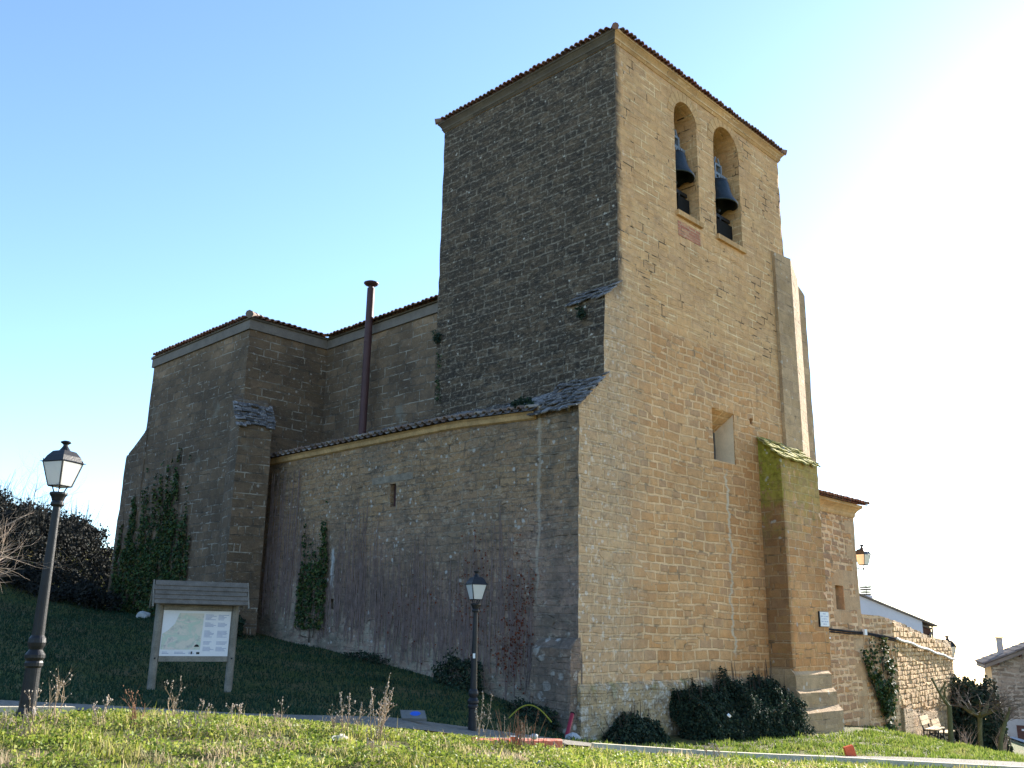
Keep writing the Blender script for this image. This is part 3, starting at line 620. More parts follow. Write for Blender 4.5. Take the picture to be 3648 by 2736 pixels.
# south-west corner piers (upper tier)
P = [(7.75,.4),(7.75,-.10),(8.76,-.10),(9.52,.07),(9.52,.9),(8.4,.9)]
ztop = [11.75, 11.42, 11.5, 11.08, 11.15, 11.8]
m = MB(); n = len(P); m.add([(x, y, -3.2) for x, y in P]+[(x, y, z) for (x, y), z in zip(P, ztop)], [tuple(range(n))[::-1], tuple(range(n, 2*n))]+[(i, (i+1) % n, n+(i+1) % n, n+i) for i in range(n)])
wall('corner_pier', m, [M_upper], church, (), .5, .004, None, .012)
m = MB().prism([(9.3,-3.2),(10.06,-3.2),(10.04,10.66),(9.98,10.74),(9.3,11.1)], lambda p, k: (p[0], (.13, 1.2)[k], p[1]))
wall('corner_pier', m, [M_upper], church, (), .5, .004, None, .02)
build('water_spout', MB().tube([(9.9,.4,4.35),(10.15,.35,4.36),(10.38,.3,4.22)], [.08,.07,.015], 6), M_iron, church)
# lower mossy buttress with sloping cap and stepped foot
m = MB().prism([(.2,-3.2),(.2,5.42),(-.02,5.36),(-.66,4.78),(-.66,-3.2)], lambda p, k: ((6.26, 8.42)[k], p[0], p[1]))
wall('buttress', m, [M_butt, M_moss], church, (), .2, .006, lambda n, c: 1 if n.z > .3 else 0, .025)
m = MB(); slates(m, (6.2,-.74,4.74), (8.48,-.74,4.74), (0,.66,.60), .92, 5, .34, .05, .05)
build('slate_cap', m, M_moss, church)
for y, zt, zb, x0, x1 in ((-.74,-.93,-1.4,6.20,8.22), (-.83,-1.38,-1.9,6.17,8.27), (-.96,-1.86,-3,6.14,8.33)):
    m = MB().prism([(0,zb),(0,zt+.14),(y+.13,zt+.13),(y,zt),(y,zb)], lambda p, k: ((x0, x1)[k], p[0], p[1]))
    wall('stepped_footing', m, [M_upper], church, (), .4, .006, None, .02)

# aisle: wall, eave moulding, tiles, roof
slit = MB().box(-1.8, -1.25, 6.22, 6.46, 3.12, 3.72); hole = MB().box(-1.8, -1.2, 8.68, 8.92, .52, .80)
m = MB().prism([(-1.49,-3),(-1.49,5.02),(-.9,5.02),(-.9,-3)], lambda p, k: (p[0], (1.149, 12.6)[k], p[1]))
wall('aisle_wall', m, [M_aisle], church, [slit, hole], .4, .012, None, .02)
build('slit_window', MB().box(-1.36, -1.28, 6.2, 6.48, 3.1, 3.74), M_rust, church)
build('lintel', MB().box(-1.503, -1.3, 5.55, 7.25, 3.77, 3.95), simple('lintel_stone', (.27, .215, .155, 1), .95, .4, 5, bump=.02), church)
def zE(y): return 4.88+.16*min(1., max(0., (y-1)/3.))+.004*y
m = MB(); Ys = np.linspace(1.25, 12.5, 24); vv = []
for y in Ys: vv += [(-1.2, y, zE(y)-.2), (-1.5, y, zE(y)-.2), (-1.56, y, zE(y)-.17), (-1.60, y, zE(y)-.08), (-1.66, y, zE(y)-.03), (-1.2, y, zE(y)-.03)]
m.add(vv, [(i*6+k, i*6+(k+1) % 6, (i+1)*6+(k+1) % 6, (i+1)*6+k) for i in range(len(Ys)-1) for k in range(6)]+[(0,1,2,3,4,5)])
build('eave_moulding', m, M_ochreave, church, fixn=True)
rf = MB(); rf.add([(-1.7, 1.2, 4.87), (-1.7, 3.5, zE(3.5)-.01), (-1.7, 12.52, zE(12.5)-.01), (.35, 12.52, 5.72), (.35, 3.5, 5.72), (.35, 1.2, 5.9), (-.6, 1.2, 5.6)], [(0,1,4,5,6),(1,2,3,4)])
aroof = build('roof', rf, M_slate, church)
m = MB()
for i in range(40):
    y0 = 1.3+i*.28; tiles(m, (-1.74, y0, zE(y0)+.02), (-1.74, y0+.28, zE(y0+.28)+.02), (2.0, 0, .62), .8 if y0 > 6 else .45, pitch=.2, r=.07)
build('eave_tiles', m, M_tile_pale, aroof)
m = MB()
for i in range(90):
    y = random.uniform(1.1, 8.6); u = random.betavariate(1.3, 1.5)*(1 if y > 3 else .9); x = -1.4+u*1.6; z = zE(y)+(x+1.7)*.36+.02+random.uniform(0, .05)
    R = Matrix.Translation((x, y, z)) @ Matrix.Rotation(random.uniform(-.25, .25), 4, 'X') @ Matrix.Rotation(-.33+random.uniform(-.1, .1), 4, 'Y') @ Matrix.Rotation(random.uniform(-.3, .3), 4, 'Z')
    m.box(-.2, .2, -.25, .25, -.02, .02, R)
build('slates', m, M_slate, aroof)

# nave and transept
m = MB().box(.3, 6, 6.5, 12.7, 4, 9.12); wall('nave_wall', m, [M_nave], church, (), .6, .008, None, .02)
m = MB().box(-2.63, 6, 12.52, 19.2, -2, 9.1); wall('transept_wall', m, [M_nave], church, (), .5, .008, None, .03)
m = MB().box(-.0, .5, 6.5, 6.75, 4.5, 9.2); 
build('eave_band', MB().box(.24, .6, 6.6, 12.5, 9.1, 9.5).box(-2.69, -2.3, 12.46, 19.26, 9.09, 9.41).box(-2.3, .24, 12.46, 12.8, 9.09, 9.415), M_band, church, fixn=True)
build('eave_moulding', MB().box(.18, .6, 6.6, 12.4, 9.40, 9.47).box(-2.73, -2.3, 12.42, 19.30, 9.40, 9.466).box(-2.3, .18, 12.42, 12.8, 9.40, 9.47), M_corn_dk, church, fixn=True, uv=True)
nroof = MB(); nroof.add([(.02,6.6,9.475),(.02,12.3,9.475),(5,12.3,10.7),(5,6.6,10.7)], [(0,1,2,3)])
nroof.add([(-2.76,12.4,9.475),(-2.76,19.32,9.475),(.7,15.85,10.5),(.1,12.4,9.475),(5,12.4,9.475),(5,15.85,10.5)], [(0,1,2),(0,2,5,4,3)])
nr = build('roof', nroof, M_tile, church)
m = MB(); tiles(m, (.1,6.6,9.48), (.1,12.3,9.48), (5,0,1.25), 2.4, r=.08)
tiles(m, (-2.78,19.34,9.48), (-2.78,12.38,9.48), (3.6,0,1.03), 2.5, hip=(1, 1), r=.08)
tiles(m, (-2.78,12.38,9.48), (.1,12.38,9.48), (0,3.6,1.03), 1.5, hip=(1, 0), r=.085)
build('roof_tiles', m, M_tile, nr)
m = MB(); A, B = Vector((-2.78,12.38,9.53)), Vector((.7,15.85,10.62))
for i in range(9): m.tube([A.lerp(B, i/9), A.lerp(B, (i+1.1)/9)], [.13, .10], 8)
build('hip_tiles', m, M_tile_pale, nr)
# flue on the nave wall
fl = build('chimney_flue', MB().tube([(-.06,9.8,5.3),(-.06,9.8,10.5)], .118, 16).tube([(-.06,9.8,6.9),(-.06,9.8,6.94)], .126, 16).tube([(-.06,9.8,8.7),(-.06,9.8,8.74)], .126, 16), M_rust, church, smooth=False)
build('flue_cap', MB().lathe([(.06,.0),(.2,.06),(.235,.10),(.235,.13),(.1,.19),(.01,.2)], (-.06,9.8,10.56), 18).tube([(-.06,9.8,10.4),(-.06,9.8,10.62)], .085, 12), M_rust, fl)
# transept corner buttress, turned towards the aisle
d = Vector((-math.sin(rad(15)), -math.cos(rad(15)), 0)); nrm = Vector((-d.y, d.x, 0)); o = Vector((-2.35, 12.6, 0))
def bt(p, k): q = o+d*p[0]+nrm*((-.5, .5)[k]); return (q.x, q.y, p[1])
m = MB().prism([(-.2,-2),(-.2,7.0),(.25,6.75),(.95,5.85),(1.05,2.5),(1.1,-2)], bt)
wall('buttress', m, [M_nave], church, (), .4, .008, None, .03)
m = MB(); a = o+d*1.02+nrm*-.56+Vector((0,0,5.82)); b = o+d*1.02+nrm*.56+Vector((0,0,5.82)); slates(m, a, b, -d*.62+Vector((0,0,.78)), 1.0, 7, .22)
build('slate_cap', m, M_slate, church)
m = MB().prism([(19.0,-2),(19.0,6.9),(19.2,6.72),(20.4,6.02),(20.52,6.0),(20.55,5.9),(20.7,-2)], lambda p, k: ((-2.66, -1.6)[k], p[0], p[1]))
wall('buttress', m, [M_nave], church, (), .4, .008, None, .03)
# south annex
niche = MB().box(11.05, 11.62, .0, .62, .84, 1.56)
m = MB().box(8.6, 12.75, .3, 8, -3.2, 4.0)
wall('annex_wall', m, [M_annex, M_quoin], church, [niche], .4, .008, lambda n, c: 1 if (c.x > 12.0 and (int((c.z+9)/.42) % 2 or c.x > 12.4)) or (10.7 < c.x < 12.0 and .5 < c.z < 1.95) else 0, .015)
mb = cornice(8.6, 12.75, .3, 8, [(-.2,3.78),(.02,3.78),(.05,3.84),(.05,3.9),(.10,3.98),(.18,4.06),(.24,4.1),(.24,4.18),(-.2,4.18)])
build('cornice', mb, M_cornice, church, uv=True)
ar = build('roof', MB().add([(8.5,.0,4.2),(13.1,.0,4.2),(13.1,8,5.9),(8.5,8,5.9)], [(0,1,2,3)]), M_tile, church)
m = MB(); tiles(m, (8.5,-.08,4.22), (13.12,-.08,4.22), (0,8,1.8), 3.5, r=.08); build('roof_tiles', m, M_tile, ar)

# ------------------------------------------------------------------ bells
def bell(x, y, zl, r, label):
    root = empty('church_bell', (x, y, zl), label=label, cat='bell', group='bells in the belfry arches')
    k = r/.5
    pr = [(.50,0),(.505,.03),(.47,.10),(.40,.20),(.345,.34),(.31,.50),(.29,.62),(.25,.69),(.12,.73),(.10,.73)]
    m = MB().lathe([(a*k, b*k*1.05) for a, b in pr], seg=28); inner = [(.47,.0),(.37,.2),(.30,.45),(.24,.62)]
    m.f = [f for f in m.f if len(f) < 20]; m.lathe([(a*k, b*k*1.05) for a, b in inner], seg=28); m.f = [f for f in m.f if not (len(f) > 20 and max(f) < 28*len(pr)+28)]
    nv = 28*len(pr); m.f += [(i, nv+i, nv+(i+1) % 28, (i+1) % 28) for i in range(28)]
    build('bell_body', m, M_bronze, root, smooth=True, local=True, fixn=True)
    m = MB()
    z0 = .75*k
    for s in (-.16, .16):
        m.box(s-.03, s+.03, -.06, .06, z0, z0+.55)
        m.tube([(s, 0, z0+.55), (s*.4, 0, z0+.78)], .03, 5)
    m.box(-.62, .62, -.05, .05, z0+.18, z0+.27); m.box(-.22, .22, -.07, .07, z0+.01, z0+.07); m.box(-.19, .19, -.05, .05, z0+.5, z0+.56)
    for a in range(8): m.box(.22*math.cos(a*.785)-.02, .22*math.cos(a*.785)+.02, .22*math.sin(a*.785)-.02, .22*math.sin(a*.785)+.02, z0-.08, z0+.06)
    build('yoke', m, M_steel, root, local=True)
    build('clapper', MB().tube([(0,0,.6*k),(-.03,0,-.1)], .02, 6).lathe([(.02,-.12),(.06,-.08),(.075,-.03),(.05,.03),(.02,.06)], (-.03,0,-.08), 10), M_iron, root, local=True)
    return root
bell(3.28, .45, 12.32, .54, 'dark bronze bell with steel yoke in the left belfry arch of the tower')
bell(5.52, .45, 12.28, .57, 'dark bronze bell with steel yoke in the right belfry arch of the tower')
for x0, x1, lb in ((2.66, 3.72, 'left'), (4.66, 5.98, 'right')):
    g = empty('striker_frame', ((x0+x1)/2+.12, .42, 11.0), label='dark iron striker frame standing on the sill of the %s belfry arch' % lb, cat='frame', group='striker frames in the belfry')
    m = MB(); w = (x1-x0)/2-.05
    m.box(-w, w, -.04, .04, .9, 1.0); m.box(-w+.25, -w+.33, -.04, .04, 0, .9); m.box(.0, .08, -.04, .04, 0, .9); m.tube([(-w+.28,0,.1),(.04,0,.85)], .03, 5)
    build('frame', m, M_iron, g, local=True)
    build('motor_shade_box', MB().box(-w+.36, w, -.1, .22, .02, .78).tube([(-w+.5,-.11,.3),(-w+.5,.11,.3)], .1, 10), M_void, g, local=True)  # motor widened into a dark box standing in for shade low in the arch

# ------------------------------------------------------------------ street lamps
def glass_mat(name, c, tr):
    t = T(name); t.done(c, .45)
    a = t.n('ShaderNodeBsdfTranslucent', {0: c}); mx = t.n('ShaderNodeMixShader', {0: tr, 1: t.b.outputs[0], 2: a.outputs[0]})
    t.t.links.new(mx.outputs[0], t.t.nodes['Material Output'].inputs[0]); return t.m
M_glass = glass_mat('opal_glass', (.86, .85, .82, 1), .5)
M_glass_cream = glass_mat('cream_reflection_glass', (.85, .80, .66, 1), .12)  # cream reflection put into the pane colour
def lantern(root, z, mglass, s=1.0, rot=math.pi/4):
    """four sided tapered lantern, bottom at z"""
    hb, ht, hz = .125*s, .215*s, .40*s
    R = Matrix.Rotation(rot, 4, 'Z'); q = []
    cb = [R @ Vector((a*hb, b*hb, z)) for a, b in ((-1,-1),(1,-1),(1,1),(-1,1))]; ct = [R @ Vector((a*ht, b*ht, z+hz)) for a, b in ((-1,-1),(1,-1),(1,1),(-1,1))]
    m = MB()
    for i in range(4):
        j = (i+1) % 4
        m.tube([cb[i], ct[i]], .014*s, 4); m.tube([cb[i], cb[j]], .014*s, 4); m.tube([ct[i], ct[j]], .018*s, 4)
        out = Vector((ct[i].x, ct[i].y, 0)).normalized(); m.tube([ct[i], ct[i]+out*.05*s], [.013*s, .002], 4)
        m.tube([ct[i], ct[i]+Vector((0,0,.05*s))], [.012*s, .004], 4)
    fr = build('lantern_frame', m, M_iron, root, local=True)
    for i in range(4):
        j = (i+1) % 4; n = ((cb[j]-cb[i]).cross(ct[i]-cb[i])).normalized()*.004
        build('glass_pane', MB().add([p+n for p in (cb[i], cb[j], ct[j], ct[i])]+[p-n for p in (cb[i], cb[j], ct[j], ct[i])], [(0,1,2,3),(7,6,5,4),(0,4,5,1),(1,5,6,2),(2,6,7,3),(3,7,4,0)]), mglass, fr, local=True)
    build('bottom_pane', MB().add([p+Vector((0,0,.004)) for p in cb]+[p-Vector((0,0,.004)) for p in cb], [(0,1,2,3),(7,6,5,4)]), mglass, fr, local=True)
    # hood
    m = MB(); lv = [(ht*1.02, z+hz+.01*s), (ht*.86, z+hz+.10*s), (ht*.60, z+hz+.185*s), (ht*.56, z+hz+.19*s), (ht*.40, z+hz+.20*s)]
    m.lathe([(r*1.414, zz) for r, zz in lv], seg=4, rot=rot+math.pi/4)
    build('hood', m, M_iron, root, local=True)
    zt = z+hz+.19*s
    m = MB().lathe([(.10*s,0),(.065*s,.05*s),(.04*s,.09*s),(.04*s,.115*s),(.085*s,.15*s),(.085*s,.165*s),(.05*s,.18*s),(.01,.185*s)], (0,0,zt), 14)
    build('finial', m, M_iron, root, local=True, smooth=False)
def street_lamp(loc, rz, label, h=2.82):
    root = empty('street_lamp', loc, rz, label, 'street lamp', 'street lamps')
    LS = .64; zc = h-.775*LS-.07
    k = h/2.82
    pr = [(.125,0),(.125,.04),(.105,.06),(.09,.12),(.082,.42),(.082,.50),(.098,.52),(.098,.55),(.088,.57),(.108,.60),(.108,.63),(.085,.66),(.07,.68),(.09,.72),(.097,.75),(.09,.79),(.068,.82),(.064,1.0),(.042,zc-.14)]
    build('pole', MB().lathe([(a*.9, b) for a, b in pr], seg=20), M_iron, root, local=True, smooth=False)
    m = MB().lathe([(.048,0),(.066,.02),(.066,.04),(.055,.06),(.07,.10),(.088,.13),(.088,.15),(.06,.155)], (0,0,zc-.15), 16)
    build('collar', m, M_iron, root, local=True)
    m = MB()
    for a in range(4):
        c, s_ = math.cos(a*math.pi/2), math.sin(a*math.pi/2)
        m.tube([(c*.02, s_*.02, zc-.01), (c*.05, s_*.05, zc+.01), (c*.075, s_*.075, zc+.07)], .007, 5)
    build('bracket', m, M_iron, root, local=True)
    lantern(root, zc+.07, M_glass, LS)
    return root
def zat(x, y, lift=0.): return Hs(x, y)+lift
street_lamp((-12.85, -2.3, -.93), 1.2, 'black cast iron street lamp catching the sun, the nearest one at the left edge', 2.86)
l2 = street_lamp((-5.13, -.72, -1.76), .45, 'black cast iron street lamp standing in shade before the aisle wall', 2.80)
build('sticker', MB().box(-.058, -.052, -.02, .02, 1.32, 1.40, Matrix.Rotation(.25, 4, 'Z')), M_white, l2, local=True)
build('foot_slab', MB().lathe([(.3,-.2),(.3,.02),(.26,.035)], seg=9), M_kerb, l2, local=True)
# wall lantern on the annex
wl = empty('wall_lamp', (13.36, .36, 2.22), 0, 'black wall lantern with a cream reflection painted into its glass on the annex corner', 'wall lamp')
lantern(wl, .1, M_glass_cream, .85, -.15)
m = MB().tube([(-.61,0,-.02),(-.2,0,-.06),(0,0,-.03)], .018, 6).lathe([(.01,-.07),(.04,-.05),(.045,-.02),(.015,.02)], (0,0,0), 10).tube([(0,0,0),(.0,0,.13)], .014, 6).tube([(-.61,0,-.14),(-.61,0,.1)], .03, 6)
build('bracket', m, M_iron, wl, local=True)
lh = empty('street_lamp', (25.35, 2.2, -3.12), .3, 'lantern of a street lamp peeping over the end of the rubble wall', 'street lamp', 'street lamps')
build('pole', MB().lathe([(.12,-1.5),(.1,.3),(.07,.9),(.05,2.35)], seg=12), M_iron, lh, local=True); lantern(lh, 2.4, M_glass_cream, 1.15, .3)

# ------------------------------------------------------------------ plaque, cables on the annex
pq = empty('wall_plaque', (8.12, -.70, .28), 0, 'small white plaque with blue lettering on the buttress', 'plaque')
build('backing', MB().box(-.27, .27, 0, .05, 0, .42), M_iron, pq, local=True)
build('face', MB().box(-.25, .25, -.012, 0, .02, .40), M_white, pq, local=True)
M_ink = simple('blue_ink', (.22, .26, .48, 1), .7, .1, 3, bump=0)
m = MB()
for r, wds in enumerate(((6,), (4, 7), (9,), (4, 7), (6,))):
    tot = sum(wds)+len(wds)-1; x = -tot*.0175
    for wd in wds:
        for _ in range(wd):
            z = .335-r*.068; q = random.random()
            m.box(x, x+.004, -.014, -.012, z, z+.032); m.box(x+.004, x+.0125, -.014, -.012, z+(.028 if q < .5 else .014), z+(.032 if q < .5 else .018))
            if q > .3: m.box(x+.0125, x+.016, -.014, -.012, z, z+.032)
            x += .035
        x += .035
build('lettering', m, M_ink, pq, local=True)
M_cable = simple('grey_cable', (.035, .035, .038, 1), 1., .2, 5, bump=0); M_cable.node_tree.nodes['Principled BSDF'].inputs['Specular IOR Level'].default_value = 0.  # shaded run of the cable: shade put into a near-black colour without sheen
M_cable_sunlit = simple('sunlit_cable_paint', (.50, .47, .42, 1), .45, .2, 5, bump=0)  # same cable on the rubble wall, sunlight put into a pale colour
m = MB(); pts = [(8.58,-.02,1.75),(8.6,-.02,1.2),(8.58,-.02,.55),(8.62,.02,.38),(8.8,.24,.31),(10.2,.24,.25),(11.6,.24,.20),(12.9,.24,.17),(14.2,.23,.08),(15.05,.22,.0)]
m.tube(pts, .032, 6); m.tube([(p[0], p[1]-.02, p[2]-.06+.02*math.sin(i*2)) for i, p in enumerate(pts)], .02, 6)
cb = tag(build('cable', m, M_cable, fixn=True), 'dark bundled cable running along the annex wall', 'cable')
cbr = cb
build('junction_box', MB().box(8.52, 8.64, -.08, -.02, .52, .68), M_white, cb); build('junction_box', MB().box(12.6, 12.78, .16, .24, .10, .28), M_white, cb)
build('cable_clamp', MB().box(8.54, 8.66, -.1, -.02, 1.45, 1.7), M_iron, cb); build('cable_clamp', MB().box(8.54, 8.66, -.1, -.02, 1.0, 1.12), M_iron, cb)
fl_ = empty('floodlight', (10.0, .2, .1), 0, 'tiny black and white floodlight hanging below the annex cable', 'light')
build('housing', MB().box(-.06, .06, -.09, .02, -.02, .1), M_iron, fl_, local=True); build('lens', MB().box(-.05, .05, -.12, -.02, -.13, -.08), M_white, fl_, local=True)

# ------------------------------------------------------------------ rubble wall beyond the annex
RUB = [lin(206,172,130), lin(190,156,116), lin(216,184,142), lin(176,146,112), lin(198,168,132)]
M_rub = masonry('rubble_wall_stone', RUB, lin(190,160,124), .26, .15, .05, .075, .8, .2, .3, seed=14, fine=.8)
th = rad(9); wd = Vector((math.cos(th), math.sin(th), 0)); wn = Vector((math.sin(th), -math.cos(th), 0)); wc = Vector((15.1, .3, 0))
rw = empty('retaining_wall', (17, 1, -3.3), 0, 'tall rough rubble wall in raking sunlight beyond the annex', 'wall')
m = MB().prism([(12.755, -3.4), (15.1, -3.4), (15.1, .62), (14.2, .72), (12.755, .74)], lambda p, k: (p[0], (.3, .9)[k], p[1]))
wall('wall_return', m, [M_annex], rw, (), .4, .015, None, .03)
def wl_(p, k): q = wc+wd*p[0]-wn*((0, .6)[k]); return (q.x, q.y, p[1])
m = MB().prism([(.002, -3.6), (9.5, -4.6), (9.55, -.12), (8.2, .0), (6, .08), (4.1, .25), (2, .46), (.002, .62)], wl_)
wall('wall_face', m, [M_rub], rw, (), .25, .035, None, .05)
m = MB().prism([(.1, -3.6), (9.5, -4.6), (9.5, -2.9), (.9, -2.25), (.1, -2.2)], lambda p, k: tuple((wc+wd*p[0]-wn*((-.1, .2)[k])+Vector((0, 0, p[1])))))
wall('wall_base', m, [M_rub], rw, (), .25, .03, None, .04)
m = MB(); zz_ = -3.9
while zz_ < .6:
    rh = random.uniform(.11, .2); x_ = random.uniform(-.1, .05)
    while x_ < 9.5:
        w_ = random.uniform(.14, .46); top_ = .6-.085*x_ if x_ > .3 else .6
        if zz_+rh < top_-.02:
            g_ = .005; pr_ = random.uniform(.012, .055); xa, xb = max(.0, x_+g_), min(9.5, x_+w_-g_); za, zb = zz_+g_+random.uniform(-.02, .02), zz_+rh-g_+random.uniform(-.02, .02)
            def sp(x, zv, d): return tuple(wc+wd*x+wn*d+Vector((0, 0, zv)))
            if xb-xa > .05 and (zz_ > -2.2-.07*x_):
                jx = lambda: random.uniform(.01, .045); jz = lambda: random.uniform(.008, .035)
                f_ = [sp(xa+jx(), za+jz(), pr_), sp(xb-jx(), za+jz(), pr_*random.uniform(.6, 1.2)), sp(xb-jx(), zb-jz(), pr_*random.uniform(.6, 1.2)), sp(xa+jx(), zb-jz(), pr_)]
                b_ = [sp(xa, za, -.04), sp(xb, za, -.04), sp(xb, zb, -.04), sp(xa, zb, -.04)]
                m.add(b_+f_, [(4,5,6,7),(0,1,5,4),(1,2,6,5),(2,3,7,6),(3,0,4,7)])
        x_ += w_
    zz_ += rh
t = T('rubble_blocks'); c = t.ramp(t.rnd, [(0, lin(190,152,108)), (.3, lin(208,172,124)), (.6, lin(198,162,120)), (.8, lin(220,188,142)), (1, lin(172,140,106))])
nn = t.noise(9, 5, .7); c = t.mix(1.0, c, t.ramp(nn, [(.3, .78), (.7, 1.15)]), 'MULTIPLY')
build('stone_facing', m, t.done(c, .95, t.bump(nn, .03)), rw)
m = MB(); pts = [wc+wd*(i*.38)+wn*.09+Vector((0, 0, .02-i*.032-.02*math.sin(i*.9))) for i in range(26)]
m.tube(pts, [.05+.008*math.sin(i*2.3) for i in range(26)], 7)
tag(build('conduit', m, M_cable_sunlit), 'cable sagging across the rubble wall, sunlight put into its pale colour', 'conduit')

# ------------------------------------------------------------------ benches
M_slat = simple('bench_slats', lin(206, 176, 134), .6, .2, 8, bump=.003)
def bench(loc, rz, label):
    r = empty('park_bench', loc, rz, label, 'bench', 'benches before the rubble wall')
    for i in range(3): build('seat', MB().box(-.6, .6, -.44+i*.14, -.33+i*.14, .42, .455), M_slat, r, local=True)
    R = Matrix.Translation((0, .02, .5)) @ Matrix.Rotation(rad(-14), 4, 'X')
    build('backrest', MB().box(-.6, .6, -.02, .02, .06, .19, R).box(-.6, .6, -.02, .02, .205, .34, R), M_slat, r, local=True)
    for x in (-.45, .45):
        m = MB(); w = .03
        m.tube([(x,-.46,0),(x,-.40,.2),(x,-.44,.41)], w, 5); m.tube([(x,.12,0),(x,.02,.22),(x,.02,.43),(x,.13,.86)], w, 5); m.tube([(x,-.45,.405),(x,.03,.405)], w, 5); m.tube([(x,-.41,.2),(x,-.2,.28),(x,.02,.22)], w*.7, 5)
        build('leg', m, M_iron, r, local=True)
    return r
bench((17.0, .2, zat(17.0, .2)+.12), th, 'wooden bench with black iron legs before the rubble wall, the nearer of two')
bench((18.9, .55, zat(18.9, .55)+.12), th, 'wooden bench half behind a pollarded trunk, the farther of two')

# ------------------------------------------------------------------ houses
M_hstone = masonry('house_rubble', [(.30,.225,.155,1), (.38,.285,.20,1), (.23,.175,.125,1), (.42,.32,.23,1)], (.55,.46,.35,1), .5, .24, .06, .06, 1., .06, .25, seed=17)
M_hplast = simple('grey_plaster', (.42, .40, .37, 1), .9, .12, 1.5)
M_hcream = simple('cream_plaster', lin(205, 172, 128), .9, .12, 1.5)
M_door = simple('brown_door', (.10, .045, .03, 1), .6, .2, 3)
M_oldtile = island('old_roof_tile', [(0, (.20,.16,.13,1)), (.5, (.26,.21,.17,1)), (1, (.17,.13,.11,1))], .9)
K = Vector((45.93, 7.08, -6.6)); a = math.atan2(-.952, .306)+rad(3.5); e1 = Vector((math.cos(a), math.sin(a), 0)); e2 = Vector((-e1.y, e1.x, 0))
hs = empty('stone_house', K, 0, 'stone house with overhanging tiled roof and brown garage door at the right edge', 'house')
def hp(x, y, z): return K+e1*x+e2*y+Vector((0, 0, z))
poly = [(0, -1), (9, -1), (9, 5.1), (4.5, 6.95), (0, 5.1)]
m = MB().prism(poly, lambda p, k: hp(p[0], (0, 6)[k], p[1]))
wall('wall', m, [M_hstone, M_hcream], hs, (), 0, 0, lambda n, c: 1 if n.dot(e1) < -.7 else 0)
build('plaster_base', MB().prism([(-.003, -1), (9, -1), (9, 2.1), (-.003, 2.1)], lambda p, k: hp(p[0], (-.03, .2)[k], p[1])), M_hplast, hs, fixn=True)
dr = build('door', MB().prism([(1.0, .0), (3.6, .0), (3.6, 1.75), (1.0, 1.75)], lambda p, k: hp(p[0], (-.06, .0)[k], p[1])), M_door, hs, fixn=True)
build('door_sign', MB().prism([(1.25, 1.45), (1.5, 1.45), (1.5, 1.55), (1.25, 1.55)], lambda p, k: hp(p[0], (-.08, -.061)[k], p[1])), M_white, dr, fixn=True)
m = MB()
for x0, z0, x1, z1 in ((-.42, 4.96, 4.5, 7.0), (9.85, 4.78, 4.5, 7.0)):
    m.prism([(x0, z0), (x1, z1), (x1, z1+.24), (x0, z0+.2)], lambda p, k: hp(p[0], (-.7, 6.5)[k], p[1]))
rf = build('roof', m, M_oldtile, hs, fixn=True)
m = MB()
for sgn in (0, 1):
    p0, p1 = (hp(-.46, 6.5, 5.2), hp(-.46, -.75, 5.2)) if sgn == 0 else (hp(9.9, -.75, 5.02), hp(9.9, 6.5, 5.02))
    tiles(m, p0, p1, (e1*4.95+Vector((0, 0, 2.05)) if sgn == 0 else -e1*5.35+Vector((0, 0, 2.22))), 5.7, pitch=.26, r=.11, tl=.5)
build('roof_tiles', m, M_oldtile, rf)
for i in range(4): x = .4+i*1.25; build('rafter', MB().prism([(x-.06, 4.98+x*.415), (x+.06, 5.03+x*.415), (x+.06, 5.2+x*.415), (x-.06, 5.15+x*.415)], lambda p, k: hp(p[0], (-.55, .0)[k], p[1])), M_door, rf, fixn=True)
ch = build('chimney', MB().prism([(.55, 5.2), (.88, 5.2), (.88, 6.75), (.55, 6.75)], lambda p, k: hp(p[0], (1.0, 1.5)[k], p[1])), M_hplast, rf, fixn=True)
build('chimney_cap', MB().prism([(.48, 6.75), (.95, 6.75), (.95, 6.82), (.48, 6.82)], lambda p, k: hp(p[0], (.9, 1.6)[k], p[1])), M_hcream, ch, fixn=True)

M_wht = simple('white_render', (.62, .62, .66, 1), .9, .06, 1.2)
K2 = Vector((35.85, 10.07, -4.2)); f1 = Vector((.785, -.62, 0)).normalized(); f2 = Vector((.62, .785, 0)).normalized()
wh = empty('white_house', K2, 0, 'white rendered house with sloping roof line showing above the rubble wall', 'house')
def wp(x, y, z): return K2+f1*x+f2*y+Vector((0, 0, z))
build('wall', MB().prism([(-6, -1), (3.2, -1), (3.2, 5.2), (-.25, 6.47), (-2.2, 7.18), (-6, 5.7)], lambda p, k: wp(p[0], (0, 7)[k], p[1])), M_wht, wh, fixn=True)
build('balcony_recess', MB().prism([(3.21, 2.5), (3.88, 2.5), (3.88, 4.85), (3.21, 5.05)], lambda p, k: wp(p[0], (.3, 6)[k], p[1])), M_door, wh, fixn=True)
build('balcony_post', MB().tube([wp(3.3, .2, 3.9), wp(3.85, .2, 4.6)], .06, 5).tube([wp(3.85, .2, 2.5), wp(3.9, .2, 4.9)], .05, 5).tube([wp(3.22, .2, 5.0), wp(3.9, .2, 4.78)], .05, 5), M_wood, wh)
m = MB().prism([(4.05, 4.90), (-2.2, 7.2), (-2.2, 7.3), (4.05, 4.99)], lambda p, k: wp(p[0], (-.15, 7.2)[k], p[1])); m.prism([(-2.2, 7.2), (-6.4, 5.55), (-6.4, 5.65), (-2.2, 7.3)], lambda p, k: wp(p[0], (-.15, 7.2)[k], p[1]))
r2_ = build('roof', m, M_oldtile, wh, fixn=True)
cc = build('chimney', MB().prism([(.5, 5.9), (1.0, 5.8), (1.0, 6.62), (.5, 6.62)], lambda p, k: wp(p[0], (1.2, 1.8)[k], p[1])), M_wht, r2_, fixn=True)
m = MB()
